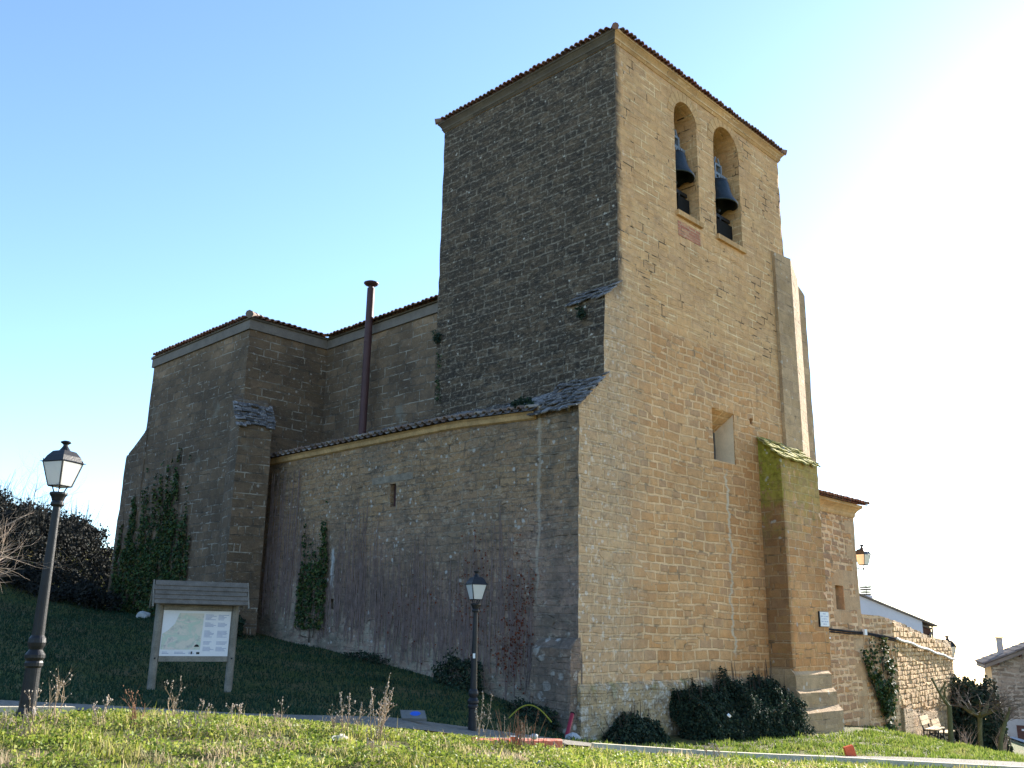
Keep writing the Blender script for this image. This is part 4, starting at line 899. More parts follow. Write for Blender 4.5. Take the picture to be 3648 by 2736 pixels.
for i in range(4): m.prism([(.56-.01*i, 6.63+i*.14), (.94+.01*i, 6.63+i*.14), (.96+.01*i, 6.72+i*.14), (.54-.01*i, 6.72+i*.14)], lambda p, k: wp(p[0], (1.25, 1.75)[k], p[1]))
build('chimney_pot', m, M_band, cc, fixn=True)
build('antenna', MB().tube([wp(1.6, 3, 5.6), wp(1.6, 3, 7.4)], .02, 5).tube([wp(1.55, 3, 7.3), wp(2.4, 3, 7.2)], .015, 5), M_cable, r2_)

# ------------------------------------------------------------------ information board
ib = empty('information_board', (-7.60, 4.46, zat(-7.60, 4.46)-.02), math.atan2(-.46, 1.26), 'timber information board with map panel under a little board roof', 'information board')
for x in (-.7, .7):
    build('post', MB().tube([(x, 0, -.3), (x, 0, 1.82)], .075, 10), M_wood, ib, local=True)
for z0_ in (.56, 1.50): build('rail', MB().box(-.63, .63, -.05, .05, z0_, z0_+.10), M_wood, ib, local=True)
M_map = T('map_print'); tc = M_map.n('ShaderNodeTexCoord').outputs['Object']
nn = M_map.noise(3.2, 4, .6, M_map.vscale(tc, 1, 1, 1.4), dist=.6); n2_ = M_map.noise(9, 4, .7, tc)
c = M_map.ramp(nn, [(.32, lin(206,190,166)), (.44, lin(214,198,172)), (.50, lin(190,186,160)), (.55, lin(168,190,158)), (.60, lin(216,196,176)), (.75, lin(196,178,160))])
c = M_map.mix(M_map.step(n2_, .55, .7), c, lin(150, 142, 132)); c = M_map.mix(.3, c, (.7, .67, .64, 1)); M_map = M_map.done(c, .5)
M_sheet = simple('panel_sheet', (.74, .70, .68, 1), .5, .05, 3, bump=0)
M_txt = simple('grey_print', (.36, .37, .46, 1), .6, .2, 20, bump=0)
pn = build('panel', MB().box(-.625, .625, -.03, .03, .66, 1.50), M_sheet, ib, local=True)
build('map', MB().prism([(-.61, .78), (.10, .78), (.12, 1.45), (-.33, 1.45), (-.40, 1.25), (-.52, 1.12), (-.61, 1.06)], lambda p, k: (p[0], (-.034, -.029)[k], p[1])), M_map, pn, local=True, fixn=True)
m = MB()
for cx0 in (.15, .39):
    for z0, rows in ((1.42, 5), (1.27, 4), (1.12, 6), (.92, 3), (.82, 4)):
        for r in range(rows):
            w = random.uniform(.1, .21)
            m.box(cx0, cx0+w, -.033, -.0302, z0-r*.022, z0-r*.022+.011)
for x, w in ((-.58, .12), (-.36, .2), (-.1, .1)): m.box(x, x+w, -.033, -.0302, .70, .712); m.box(x, x+w*.8, -.033, -.0302, .725, .737)
build('print', m, M_txt, pn, local=True)
m = MB(); m.prism([(.035+.045*math.cos(a), .83+.045*math.sin(a)) for a in np.linspace(0, math.pi, 12)], lambda p, k: (p[0], (-.037, -.0342)[k], p[1])); m.box(.04, .1, -.034, -.0302, .695, .735); m.box(-.06, -.035, -.034, -.0302, .695, .745)
build('emblem', m, M_iron, pn, local=True, fixn=True)
m = MB()
for sg in (-1, 1):
    for i in range(5):
        R = Matrix.Translation((0, sg*(.06+i*.052), 2.0-i*.085)) @ Matrix.Rotation(sg*rad(-57), 4, 'X')
        m.box(-.84+random.uniform(-.012, .012), .88+random.uniform(-.012, .012), -.062, .062, -.012, .012, R @ Matrix.Rotation(sg*rad(9), 4, 'X'))
rb = build('roof', m, M_wood_dk, ib, local=True)
BB = [(-.34, 1.56), (-.28, 1.53), (0, 1.94), (.28, 1.53), (.34, 1.56), (0, 2.06)]
for xa, xb in ((-.87, -.845), (.885, .91)): build('bargeboard', MB().prism(BB, lambda p, k: ((xa, xb)[k], p[0], p[1])), M_wood, rb, local=True, fixn=True)
for x in (-.7, .7): build('bolt', MB().tube([(x, -.09, .62), (x, -.06, .62)], .02, 6), M_iron, ib, local=True)

# ------------------------------------------------------------------ small things on the ground
mk = empty('marker_slab', (-6.22, -.46, zat(-6.22, -.46)+.03), rad(-46), 'tilted pale stone slab with a blue oval mark on the shaded lawn', 'marker')
R = Matrix.Translation((0, 0, .08)) @ Matrix.Rotation(rad(24), 4, 'X')
build('slab', MB().prism([(-.23, .13), (.17, .13), (.23, -.13), (-.17, -.13)], lambda p, k: R @ Vector((p[0], p[1], (0, .05)[k]))), simple('grey_slab', lin(116, 112, 106), .9, .2, 6), mk, local=True, fixn=True)
build('oval_mark', MB().prism([(.03+.085*math.cos(a), .02+.07*math.sin(a)) for a in np.linspace(0, 2*math.pi, 20)[:-1]], lambda p, k: R @ Vector((p[0], p[1], (.049, .053)[k]))), simple('blue_paint', (.03, .12, .55, 1), .6, .15, 6, bump=0), mk, local=True, fixn=True)
M_orange = simple('orange_plastic', (.80, .14, .05, 1), .45, .2, 8, bump=.002)
M_orange_old = simple('dusty_orange_plastic', (.72, .19, .11, 1), .7, .3, 8, bump=.004)
z = lambda x, y: zat(x, y)
ob = empty('plastic_barrier', (-8.1, -4.6, z(-8.1, -4.6)), 0, 'fallen orange plastic barrier lying on the grass bank with a stub at its left end', 'barrier')
pa, pb = Vector((-.55, .17, .06)), Vector((.66, -.1, .0)); dv = (pb-pa).normalized(); pv = Vector((-dv.y, dv.x, 0))
m = MB(); V = []
for i in range(15):
    p = pa.lerp(pb, i/14); V += [p-pv*.05+Vector((0,0,-.02)), p-pv*.05+Vector((0,0,.055+.008*(i%2))), p-pv*.02+Vector((0,0,.08)), p+pv*.05+Vector((0,0,.075)), p+pv*.05+Vector((0,0,-.02))]
m.add(V, [(i*5+k, i*5+(k+1)%5, (i+1)*5+(k+1)%5, (i+1)*5+k) for i in range(14) for k in range(5)]+[(0,1,2,3,4), (74,73,72,71,70)])
build('rail', m, M_orange_old, ob, local=True, fixn=True)
build('post', MB().tube([(-.62,.2,-.02),(-.56,.18,.07),(-.53,.17,.13),(-.525,.168,.15)], [.032,.036,.036,.02], 10), M_orange, ob, local=True)
tb = build('tab', MB().box(-.035, .035, -.012, .012, -.01, .125, Matrix.Translation((-.10, -.03, .02)) @ Matrix.Rotation(rad(-48), 4, 'Z')), M_orange, ob, local=True)
build('white_edge', MB().box(.033, .042, -.016, .016, -.01, .13, Matrix.Translation((-.10, -.03, .02)) @ Matrix.Rotation(rad(-48), 4, 'Z')).box(-.036, .04, -.014, .014, .125, .132, Matrix.Translation((-.10, -.03, .02)) @ Matrix.Rotation(rad(-48), 4, 'Z')), M_white, tb, local=True)
st = empty('plastic_stub', (2.05, -4.0, z(2.05, -4.0)), rad(-40), 'small orange plastic stub leaning on the sunlit lawn before the steps', 'stub')
build('panel', MB().box(-.09, .09, -.04, .04, .0, .24, Matrix.Rotation(rad(-16), 4, 'Y')), M_orange, st, local=True)
build('rim', MB().box(.088, .10, -.045, .045, .0, .22, Matrix.Rotation(rad(-16), 4, 'Y')), M_orange_old, st, local=True)
M_pipe = simple('red_pipe', (.30, .02, .04, 1), .4, .15, 6, bump=.001)
pr = empty('red_pipe', (-2.34, -.33, -2.1), 0, 'dark red plastic pipe leaning against the church corner', 'pipe')
build('pipe', MB().tube([(0,0,0),(.20,.06,.28),(.40,.12,.58)], .042, 12), M_pipe, pr, local=True); build('pipe_end', MB().tube([(.39,.117,.57),(.405,.121,.585)], .047, 12), M_void, pr, local=True)
bp = empty('black_conduit', (-1.97, -3.0, z(-1.97, -3)), 0, 'bent black corrugated conduit sticking up from the grass before the shrub', 'conduit')
pts = [Vector((0,0,-.05)), Vector((.04,-.13,.12)), Vector((.10,-.27,.30)), Vector((.17,-.41,.49)), Vector((.29,-.55,.67))]
build('tube', MB().tube([pts[0].lerp(pts[1], .0)]+[pts[i//6].lerp(pts[i//6+1], (i%6)/6) for i in range(24)]+[pts[-1]], [.028+.004*(i%2) for i in range(26)], 8), simple('black_plastic', (.03, .032, .055, 1), .5, .2, 8, bump=0), bp, local=True)
build('end_ring', MB().tube([pts[-1], pts[-1]+Vector((.02,-.02,.03))], .034, 10), M_white, bp, local=True)
m = MB(); m.tube([(-2.95+.55*s*1.0, .55-.62*s, -1.72+.36*math.sin(math.pi*(.1+.85*s))) for s in np.linspace(0, 1, 18)], .014, 6)
tag(build('yellow_hose', m, simple('yellow_plastic', (.30, .27, .03, 1), .5, .2, 5, bump=0)), 'thin yellow hose arching out of the weeds at the church corner', 'hose')
def rock(name, x, y, s, label, mat, group=None, zz=None):
    bm = bmesh.new(); bmesh.ops.create_icosphere(bm, subdivisions=2, radius=s)
    for v in bm.verts: v.co = v.co*(1+.5*mnoise.noise(v.co*2.2/s+Vector((x, y, 0)))); v.co.z *= .75
    me = bpy.data.meshes.new(name); bm.to_mesh(me); bm.free(); me.materials.append(mat)
    o = bpy.data.objects.new(name, me); COL.objects.link(o); o.location = (x, y, (z(x, y) if zz is None else zz)+s*.3); tag(o, label, 'stone', group); return o
M_rock = simple('pale_rock', (.45, .44, .42, 1), .9, .2, 6, bump=.01)
rock('rock', -3.2, 16.4, .2, 'pale rock lying at the foot of the ivied transept wall', M_rock)
rock('rock', -8.0, -4.78, .045, 'white stone shard standing before the orange barrier', M_rock, zz=-1.2)
rock('rock', -9.45, -6.2, .04, 'white stone scrap low in the foreground grass', M_rock)
rock('rock', -2.75, -.9, .16, 'grey rock lying by the red pipe', M_rock)

# ------------------------------------------------------------------ vegetation
def leafquads(P, N, size, jit=.8):
    n = len(P); N = N+RNG.normal(0, jit, (n, 3)); N /= np.linalg.norm(N, axis=1)[:,None]+1e-9
    A = np.cross(N, RNG.normal(0, 1, (n, 3))); A /= np.linalg.norm(A, axis=1)[:,None]+1e-9; B = np.cross(N, A)
    s = (size*RNG.uniform(.6, 1.35, n))[:,None]
    return np.stack([P-A*s*.5, P+B*s*.42+N*s*.08, P+A*s*.55, P-B*s*.42+N*s*.08], 1)
def fast(name, V, mat, parent=None, local=False):
    """big quad soup, V (n,4,3) or (n,3,3)"""
    k = V.shape[1]; n = len(V); me = bpy.data.meshes.new(name); me.vertices.add(n*k); me.vertices.foreach_set('co', np.ascontiguousarray(V, np.float32).ravel())
    me.loops.add(n*k); me.loops.foreach_set('vertex_index', np.arange(n*k, dtype=np.int32)); me.polygons.add(n)
    me.polygons.foreach_set('loop_start', np.arange(0, n*k, k, dtype=np.int32)); me.polygons.foreach_set('loop_total', np.full(n, k, np.int32)); me.update(calc_edges=True); me.validate()
    return finish(name, me, mat, parent, local=local)
IVY = [(0, (.012,.030,.012,1)), (.35, (.026,.060,.018,1)), (.65, (.045,.088,.022,1)), (.85, (.09,.11,.025,1)), (1, (.15,.10,.035,1))]
M_ivy = island('ivy_leaf', IVY, .6, .2)
M_ivy_d = island('dark_ivy_leaf', [(0, (.010,.022,.014,1)), (.4, (.020,.040,.024,1)), (.75, (.034,.058,.032,1)), (.93, (.06,.07,.03,1)), (1, (.09,.065,.035,1))], .85, .15)
M_redleaf = island('red_creeper_leaf', [(0, (.16,.03,.015,1)), (.5, (.24,.06,.02,1)), (1, (.12,.05,.03,1))], .7, .3)
M_stem = simple('bare_stem', (.27, .20, .18, 1), .9, .35, 5, bump=0)
M_stem_ivy = simple('ivy_stem', (.07, .05, .035, 1), .9, .3, 5, bump=0)
def fbm(x, y, s, o=0): return np.array([mnoise.fractal((a*s, b*s, o), .6, 2., 4) for a, b in zip(x, y)])
def wall_ivy(label, o, u, nrm, cols, n, size, mat, thick=.14, name='ivy_plant', seed=0, stems=True):
    """cols: (u0 at foot, u1 at top, half width foot, half width top, z0, z1)"""
    o, u, nrm = np.array(o, float), np.array(u, float), np.array(nrm, float); Q = []; m = MB()
    for (a0, a1, h0, h1, z0, z1) in cols:
        k = int(n*(h0+h1)*(z1-z0)); tt = RNG.random(k)**1.15; cx = a0+(a1-a0)*tt; hw = h0+(h1-h0)*tt
        wob = fbm(tt*(z1-z0), np.full(k, a0+seed), 1.3)*.35*np.maximum(hw, .15)
        uu = cx+wob+RNG.normal(0, .45, k)*hw; zz = z0+(z1-z0)*tt+RNG.normal(0, .05, k)
        keep = fbm(uu, zz, 2.2, 3+seed)+.35*(1-tt)+.32 > RNG.random(k)*.6
        uu, zz, tt = uu[keep], zz[keep], tt[keep]
        Q.append(o+u*uu[:,None]+np.array((0,0,1.))*zz[:,None]+nrm*(RNG.random(len(uu))**1.5*thick+.02)[:,None])
        if stems:
            for _ in range(max(3, int((h0+h1)*4))):
                r = random.uniform(-.6, .6); ph = random.uniform(0, 6)
                m.tube([tuple(o+u*(a0+(a1-a0)*s+r*(h0+(h1-h0)*s)+.06*math.sin(ph+s*9))+np.array((0,0,1.))*(z0+(z1-z0)*s)+nrm*.03) for s in np.linspace(0, random.uniform(.7, 1.02), 9)], [.012*(1-.07*i) for i in range(9)], 4)
    P = np.concatenate(Q); loc = tuple(o+u*cols[0][0]+np.array((0,0,cols[0][4])))
    root = empty(name, loc, 0, label, 'ivy'); fast('foliage', leafquads(P, np.tile(nrm+np.array((0,0,.3)), (len(P), 1)), size), mat, root)
    if stems: build('stem', m, M_stem_ivy, root)
    return root
def sheet_ivy(label, o, u, nrm, u0, u1, zfoot, ztop, n, size, mat, seed, freq=1.5, thick=.07, hole=.0):
    """ivy spreading over a wall in ragged streaks: ztop(u) is the height it reaches"""
    o, u, nrm = np.array(o, float), np.array(u, float), np.array(nrm, float); k = int(n*(u1-u0)*6)
    uu = RNG.uniform(u0, u1, k); zz = RNG.uniform(0, 7, k); Z = np.array((0, 0, 1.))
    ed = np.minimum(1, np.minimum(uu-u0, u1-uu)/(.22*(u1-u0)))
    tp = np.array([ztop(a) for a in uu])*(.80+.55*fbm(uu+.12*np.sin(zz*2+seed), np.full(k, seed*1.7), freq))*(.8+.2*ed)
    z0 = np.array([zfoot(a) for a in uu]); rel = (zz-z0)/np.maximum(tp, .05)
    keep = (rel > -.02) & (rel < 1) & (fbm(uu*2.4, zz*.9, 1.6, seed+3) > -.42+hole+.5*np.clip(rel, 0, 1)**3)
    keep &= RNG.random(k) < np.clip(.25+1.6*rel+.5*ed, 0, 1)
    keep |= (rel > 0) & (rel < 1.15) & (np.abs(np.sin(uu*5.1+.5*np.sin(zz*3+seed))) < .10) & (RNG.random(k) < .5)
    uu, zz = uu[keep], zz[keep]
    P = o+u*uu[:,None]+Z*zz[:,None]+nrm*(.02+RNG.random(len(uu))**1.6*thick)[:,None]
    root = empty('ivy_plant', tuple(o+u*(u0+u1)/2+Z*zfoot((u0+u1)/2)), 0, label, 'ivy')
    fast('foliage', leafquads(P, np.tile(nrm+np.array((0, 0, .3)), (len(P), 1)), size), mat, root)
    m = MB()
    for _ in range(int((u1-u0)*6)):
        a = random.uniform(u0, u1); h = ztop(a)*random.uniform(.5, 1.05); ph = random.uniform(0, 6)
        m.tube([tuple(o+u*(a+.08*math.sin(ph+s*7))+Z*(zfoot(a)+h*s)+nrm*.02) for s in np.linspace(0, 1, 8)], [.014*(1-.1*i) for i in range(8)], 4)
    build('stem', m, M_stem_ivy, root); return root
sheet_ivy('dense dark green ivy spread over the transept wall behind the information board', (-2.66,0,0), (0,1,0), (-1,0,0), 14.9, 20.3, lambda a: .1+.1*math.sin(a*5.), lambda a: 6.0-.7*abs(a-17.2), 900, .09, M_ivy, 1, 2.3)
sheet_ivy('single ragged patch of green ivy on the middle of the aisle wall', (-1.52,0,0), (0,1,0), (-1,0,0), 9.0, 10.35, lambda a: -.2+.25*math.sin(a*7.)+.1*math.sin(a*23.), lambda a: 2.9, 1300, .075, M_ivy, 5, 3.2, .09)
wall_ivy('fan shaped ivy spreading up the corner of the annex and rubble wall', (0,.26,0), (1,0,0), (0,-1,0), [(13.75,12.35,.22,.10,-2.3,-.35),(13.8,13.0,.2,.10,-2.2,.0),(13.9,13.95,.25,.16,-2.4,.05),(14.1,14.75,.22,.06,-2.3,-.3),(13.9,13.9,.45,.35,-2.85,-2.0),(13.8,13.4,.2,.05,-1.9,-.9),(14.1,14.4,.2,.05,-1.9,-.6)], 700, .10, M_ivy, seed=9, thick=.2)
# mound of ivy at the foot of the front wall
def mound(name, label, cat, cen, rx, ry, rz_, n, size, mat, rot=0, seed=0, twigs=0, flat=None, lean=0.):
    v = RNG.normal(0, 1, (n, 3)); v /= np.linalg.norm(v, axis=1)[:,None]; v[:,2] = np.abs(v[:,2])
    lump = 1+.42*np.array([mnoise.noise((a*2.1+seed, b*2.1, c*2.1)) for a, b, c in v])+.16*np.array([mnoise.noise((a*6+seed, b*6, c*6)) for a, b, c in v])
    r = lump*RNG.uniform(.80, 1.03, n)
    P = v*r[:,None]*np.array((rx, ry, rz_)); N = v.copy()
    P[:,2] += lean*P[:,0]*np.clip(P[:,2]/rz_, 0, 1)
    if flat is not None: P[:,1] = np.minimum(P[:,1], flat)
    c, s = math.cos(rot), math.sin(rot); R = np.array(((c,-s,0),(s,c,0),(0,0,1)))
    P = P @ R.T; N = N @ R.T
    root = empty(name, cen, 0, label, cat)
    fast('foliage', leafquads(P, N, size), mat, root, local=True)
    m = MB()
    for _ in range(twigs):
        d = Vector(RNG.normal(0, 1, 3)); d.z = abs(d.z)+.6; d.normalize(); d = Vector((d.x*rx, d.y*ry, d.z*rz_))
        d = Vector(R @ np.array(d)); k = random.uniform(.85, 1.35); b = Vector((d.x*.3, d.y*.3, 0)); mid = b.lerp(d*k, .5)+Vector(RNG.normal(0, .06, 3))
        m.tube([b, mid, d*k], [.014, .01, .004], 4)
    if twigs: build('stem', m, M_stem_ivy, root, local=True)
    return root
def boxmound(name, label, x0, x1, ybase, depth, z0, top, n, size, mat, seed=0, twigs=12, dgrow=0., taper=9):
    """shrub hugging the south front (wall at ybase), top(u) gives its height"""
    u = RNG.random(n); lay = RNG.random(n)
    t_ = np.array([top(a) for a in u])*(1+.22*fbm(u*(x1-x0), np.zeros(n), 2.6, seed))
    ang = RNG.random(n)*math.pi/2; rr = RNG.uniform(.72, 1.03, n)*(1+.16*fbm(u*(x1-x0)*1.0, ang*1.6, 2.2, seed+2))
    x = x0+(x1-x0)*u; y = ybase-depth*(1+dgrow*u)*np.cos(ang)*rr; zz = z0+t_*np.sin(ang)**.8*rr
    ends = np.minimum(1, np.minimum(u, (1-u)*taper/9)*9)**.5; y = ybase-(ybase-y)*(.35+.65*ends); 
    P = np.stack([x, y, zz], 1); N = np.stack([np.zeros(n), -np.cos(ang), np.sin(ang)], 1)
    root = empty(name, ((x0+x1)/2, ybase-depth/2, z0), 0, label, 'shrub'); fast('foliage', leafquads(P, N, size), mat, root)
    m = MB()
    for _ in range(twigs):
        a = random.random(); b = Vector((x0+(x1-x0)*a, ybase-depth*.4, z0)); t2 = top(a)
        q = b+Vector((random.uniform(-.3, .3), random.uniform(-.1, .2), t2*random.uniform(1.0, 1.45)))
        m.tube([b, b.lerp(q, .5)+Vector((.05, 0, 0)), q], [.02, .014, .004], 4)
    build('stem', m, M_stem_ivy, root); return root
boxmound('ivy_shrub', 'wide dark ivy shrub heaped against the front wall and the buttress', 1.5, 6.02, -.12, .85, -2.35, lambda u: 1.12+.10*math.sin(u*17)+.05*math.sin(u*41)-.30*max(0, (.25-u)*4)**2+.12*u, 56000, .055, M_ivy_d, 3, 60, .28, 40)
boxmound('low_shrub', 'low dark bush at the left corner of the front wall', -1.1, 1.1, -.12, .45, -2.3, lambda u: .62*math.sin(math.pi*min(1, max(0, u)))**.7+.05, 5000, .06, M_ivy_d, 6, 24)
mound('bush', 'dark bush growing against the aisle wall behind the shaded lamp', 'shrub', (-1.8, 3.3, -1.25), .25, .8, .7, 2200, .06, M_ivy_d, seed=2, twigs=14)
mound('bush', 'low tangle of weeds at the foot of the aisle wall by the hose', 'shrub', (-2.0, .95, -1.8), .35, .8, .42, 2400, .05, M_ivy_d, seed=4, twigs=16)
mound('bush', 'small dark bush against the aisle wall right of the ivy column', 'shrub', (-1.75, 6.9, -.8), .22, .9, .26, 900, .05, M_ivy_d, seed=8, twigs=24)
mound('bush', 'small bush between the board and the transept buttress', 'shrub', (-3.1, 11.3, -.2), .4, .5, .6, 2200, .07, M_ivy_d, seed=11, twigs=12)

# bare creeper over the aisle wall
m = MB()
for i in range(440):
    y = 1.3+11.0*random.random(); zb = -1.75+.14*y+random.uniform(.0, .75)*(.6+.6*mnoise.noise((y*1.3, 2, 0))); top = random.uniform(.5, 1.0)*(2.6+1.4*mnoise.noise((y*.6, 0, 4)))
    if y > 10.6: top = random.uniform(2., 5.0)
    z1 = min(zb+top*1.25, 4.6); n = 8; ph = random.uniform(0, 6); am = random.uniform(.02, .07)
    pts = [(-1.515-random.uniform(0, .012), y+am*math.sin(ph+s*5)+random.uniform(-.015, .015)+(s*.15 if i % 3 == 0 else 0), zb+(z1-zb)*s) for s in np.linspace(random.uniform(0, .4), 1, n)]
    m.tube(pts, [.011*(1-.085*k) for k in range(n)], 3, cap=False)
cr = empty('bare_creeper', (-1.55, 6.5, -1.), 0, 'leafless creeper with violet grey stems covering the aisle wall', 'creeper')
build('stem', m, M_stem, cr)
P = []
for (y0, z0, sy, sz, k) in ((1.75, .25, .22, .75, 240), (1.95, -.45, .25, .3, 180), (2.95, 1.0, .22, .8, 120), (3.5, .9, .12, .5, 60), (1.4, .9, .1, .4, 60), (5.5, .2, .8, .5, 60)):
    P.append(np.stack([-1.53-RNG.random(k)*.04, RNG.normal(y0, sy, k), RNG.normal(z0, sz, k)], 1))
P = np.concatenate(P); tag(fast('leaf_remnant', leafquads(P, np.tile((-1., 0, 0), (len(P), 1)), .05), M_redleaf, cr), kind='stuff')
# moss and ferns in joints of the dark walls
wall_ivy('small dark fern tuft rooted under the slate cap of the tower pier', (-.6,0,0), (0,1,0), (-1,0,0), [(.62,.62,.12,.16,7.25,7.55)], 3500, .06, M_ivy_d, .12, 'wall_fern', 3, False)
wall_ivy('yellow green moss streak below the joint of tower and nave', (-.02,0,0), (0,1,0), (-1,0,0), [(6.35,6.45,.12,.08,6.3,7.7)], 700, .05, M_ivy, .04, 'moss_streak', 13, False)
wall_ivy('dark plant tuft growing from the joint between tower and nave wall', (.0,0,0), (0,1,0), (-1,0,0), [(6.5,6.5,.14,.2,8.05,8.45)], 2600, .06, M_ivy_d, .14, 'wall_fern', 17, False)
mound('wall_fern', 'dark plant tuft on the slates at the end of the aisle roof', 'fern', (-1.4, 1.75, 5.0), .25, .35, .3, 700, .06, M_ivy_d, seed=21)

# thicket on the bank at the far left
n = 170000
x = RNG.uniform(-17, -1.2, n); y = RNG.uniform(14, 29, n)
edge = (y-(21.0+.0*x))
hgt = .75+.6*fbm(x, y, .35, 2)+.5*fbm(x, y, 1.1, 5)
hgt = hgt*np.clip((y-(15.5-.62*(x+3)))/4, .0, 1)
ok = (hgt > .08) & ~((y < 20.9) & (x > -3.2)) & (fbm(x, y, .25, 9)+.25*(y-18) > -.2)
x, y, hgt = x[ok], y[ok], hgt[ok]
zz = H(x, y)+hgt*RNG.random(len(x))**.45
P = np.stack([x, y, zz], 1)
th_m = island('thicket_leaf', [(0, (.008,.009,.009,1)), (.6, (.015,.018,.014,1)), (1, (.034,.030,.024,1))], .8, .1)
tk = empty('thicket', (-9, 22, zat(-9, 22)), 0); tag(tk, 'dark dense thicket covering the bank left of the church', 'thicket', kind='stuff')
fast('foliage', leafquads(P, np.tile((-.4, -.5, .6), (len(P), 1)), .10, 1.2), th_m, tk)
m = MB()
for _ in range(2200):
    i = random.randrange(len(x)); b = Vector((x[i], y[i], zat(x[i], y[i]))); h = hgt[i]*random.uniform(.9, 1.7)
    q = b+Vector((random.gauss(0, .35), random.gauss(0, .35), h)); m.tube([b, b.lerp(q, .5)+Vector((random.gauss(0, .08), 0, 0)), q], [.015, .010, .004], 3)
build('twig', m, simple('dark_twig', (.03, .03, .026, 1), .9, .3, 5, bump=0), tk)

# bare trees and shrubs
M_bark = simple('bark', (.11, .09, .07, 1), .9, .35, 7, bump=.01)
M_bark_m = simple('mossy_bark', (.12, .115, .05, 1), .9, .35, 7, bump=.01)
M_twig = simple('pale_twig', (.36, .28, .22, 1), .85, .3, 7, bump=0)
def grow(m, p, d, L, r, lev, spread=.6, up=.1, n=4, shrink=.72, kids=(2, 4), bend=.22, thin=.35):
    pts = [p]; rr = [r]; dd = d.normalized()
    for i in range(n):
        dd = (dd+Vector((random.gauss(0, bend), random.gauss(0, bend), random.gauss(0, bend)+up))).normalized(); pts.append(pts[-1]+dd*L/n); rr.append(r*(1-(1-thin)*(i+1)/n))
    m.tube(pts, rr, 6 if r > .03 else 4)
    if lev <= 0: return
    for _ in range(random.randint(*kids)):
        i = random.randint(max(1, n-3), n); nd = (dd+Vector((random.gauss(0, spread), random.gauss(0, spread), random.gauss(0, spread*.7)))).normalized()
        grow(m, pts[i], nd, L*shrink*random.uniform(.7, 1.15), rr[i]*.72, lev-1, spread, up, n, shrink, kids, bend, thin)
def bare(name, label, cat, loc, fn, mat, crown=None):
    r = empty(name, loc, 0, label, cat); m = MB(); m2 = MB(); fn(m, m2)
    build('trunk', m, mat, r, local=True)
    if m2.v: build('crown', m2, crown or mat, r, local=True)
    return r
V_ = Vector
sr = V_((.75, -.66, 0))           # roughly across the view at the far right
def t1(m, c):
    m.tube([(0,0,-.2),(0,0,.5),V_((0,0,1.0))+sr*.03,V_((0,0,1.4))+sr*.05], [.10,.085,.08,.075], 9)
    m.tube([V_((0,0,1.35))+sr*.05, V_((0,0,1.7))-sr*.2, V_((0,0,2.15))-sr*.42, V_((0,0,2.25))-sr*.46], [.06,.045,.035,.05], 7)
    m.tube([V_((0,0,1.6))-sr*.1, V_((0,0,1.95))-sr*.02, V_((0,0,2.0))+sr*.15], [.04,.03,.02], 6); m.tube([V_((0,0,1.8))-sr*.24, V_((0,0,1.95))-sr*.1, V_((0,0,2.12))+sr*.02], [.035,.028,.03], 6)
    for _ in range(6): grow(c, V_((0,0,random.uniform(1.4, 2.1)))+sr*random.uniform(-.35, .1), V_((random.gauss(0,.6), random.gauss(0,.6), .7)), .5, .012, 1, kids=(1, 2))
bare('pollarded_tree', 'pollarded bare tree with one raised stub arm before the farther bench', 'tree', (16.57, -.7, zat(16.57, -.7)), t1, M_bark_m)
def t2(m, c):
    m.tube([(0,0,-.2),V_((0,0,.6))+sr*.02,V_((0,0,1.25))+sr*.1], [.09,.075,.075], 9)
    for k in range(9):
        a = k/9*6.283; d = V_((math.cos(a), math.sin(a), .45)); grow(m, V_((0,0,1.2))+sr*.1, d, .8, .05, 0, n=4, bend=.12)
        for j in range(4): grow(c, V_((0,0,1.25))+sr*.1+d*random.uniform(.3, .8), V_((math.cos(a)+random.gauss(0,.5), math.sin(a)+random.gauss(0,.5), .5)), .8, .018, 2, .5, -.02, kids=(2, 3))
bare('pollarded_tree', 'bare tree with mossy trunk and wide tangled umbrella crown by the hedge', 'tree', (19.3, -.68, zat(19.3, -.68)), t2, M_bark_m, M_bark)
def t3(m, c):
    m.tube([(0,0,-.2), V_((0,0,.6))+sr*.15, V_((0,0,1.15))+sr*.38, V_((0,0,1.35))+sr*.5, V_((0,0,1.6))+sr*.6], [.085,.075,.06,.045,.03], 8)
    for k in range(8): grow(c, V_((0,0,1.1))+sr*.36, V_((random.gauss(0,.8), random.gauss(0,.8), .8)), .7, .02, 2, kids=(2, 3))
bare('pollarded_tree', 'bare tree leaning right at the edge of the lawn by the street', 'tree', (18.15, -1.6, zat(18.15, -1.6)), t3, M_bark_m, M_bark)
def bs(k, h):
    def f(m, c):
        for _ in range(k): grow(m, V_((random.gauss(0,.08), random.gauss(0,.08), -.05)), V_((random.gauss(0,.25), random.gauss(0,.25), 1)), h, .016, 2, .35, .12, kids=(2, 3), shrink=.6)
    return f
bare('bare_shrub', 'pale leafless shrub left of the umbrella crowned tree', 'shrub', (18.4, -.5, zat(18.4, -.5)), bs(11, .75), M_twig)
bare('bare_shrub', 'pale leafless shrub right of the umbrella crowned tree', 'shrub', (19.6, -1.3, zat(19.6, -1.3)), bs(11, .7), M_twig)
hd = mound('ivy_hedge', 'tall dark ivy covered hedge beyond the bare trees at the wall end', 'hedge', (23.85, .8, zat(23.85, .8)-.1), 1.02, 1.0, 2.95, 14000, .13, M_ivy_d, rot=math.atan2(-.69, .72), seed=31, twigs=90, lean=-.28)
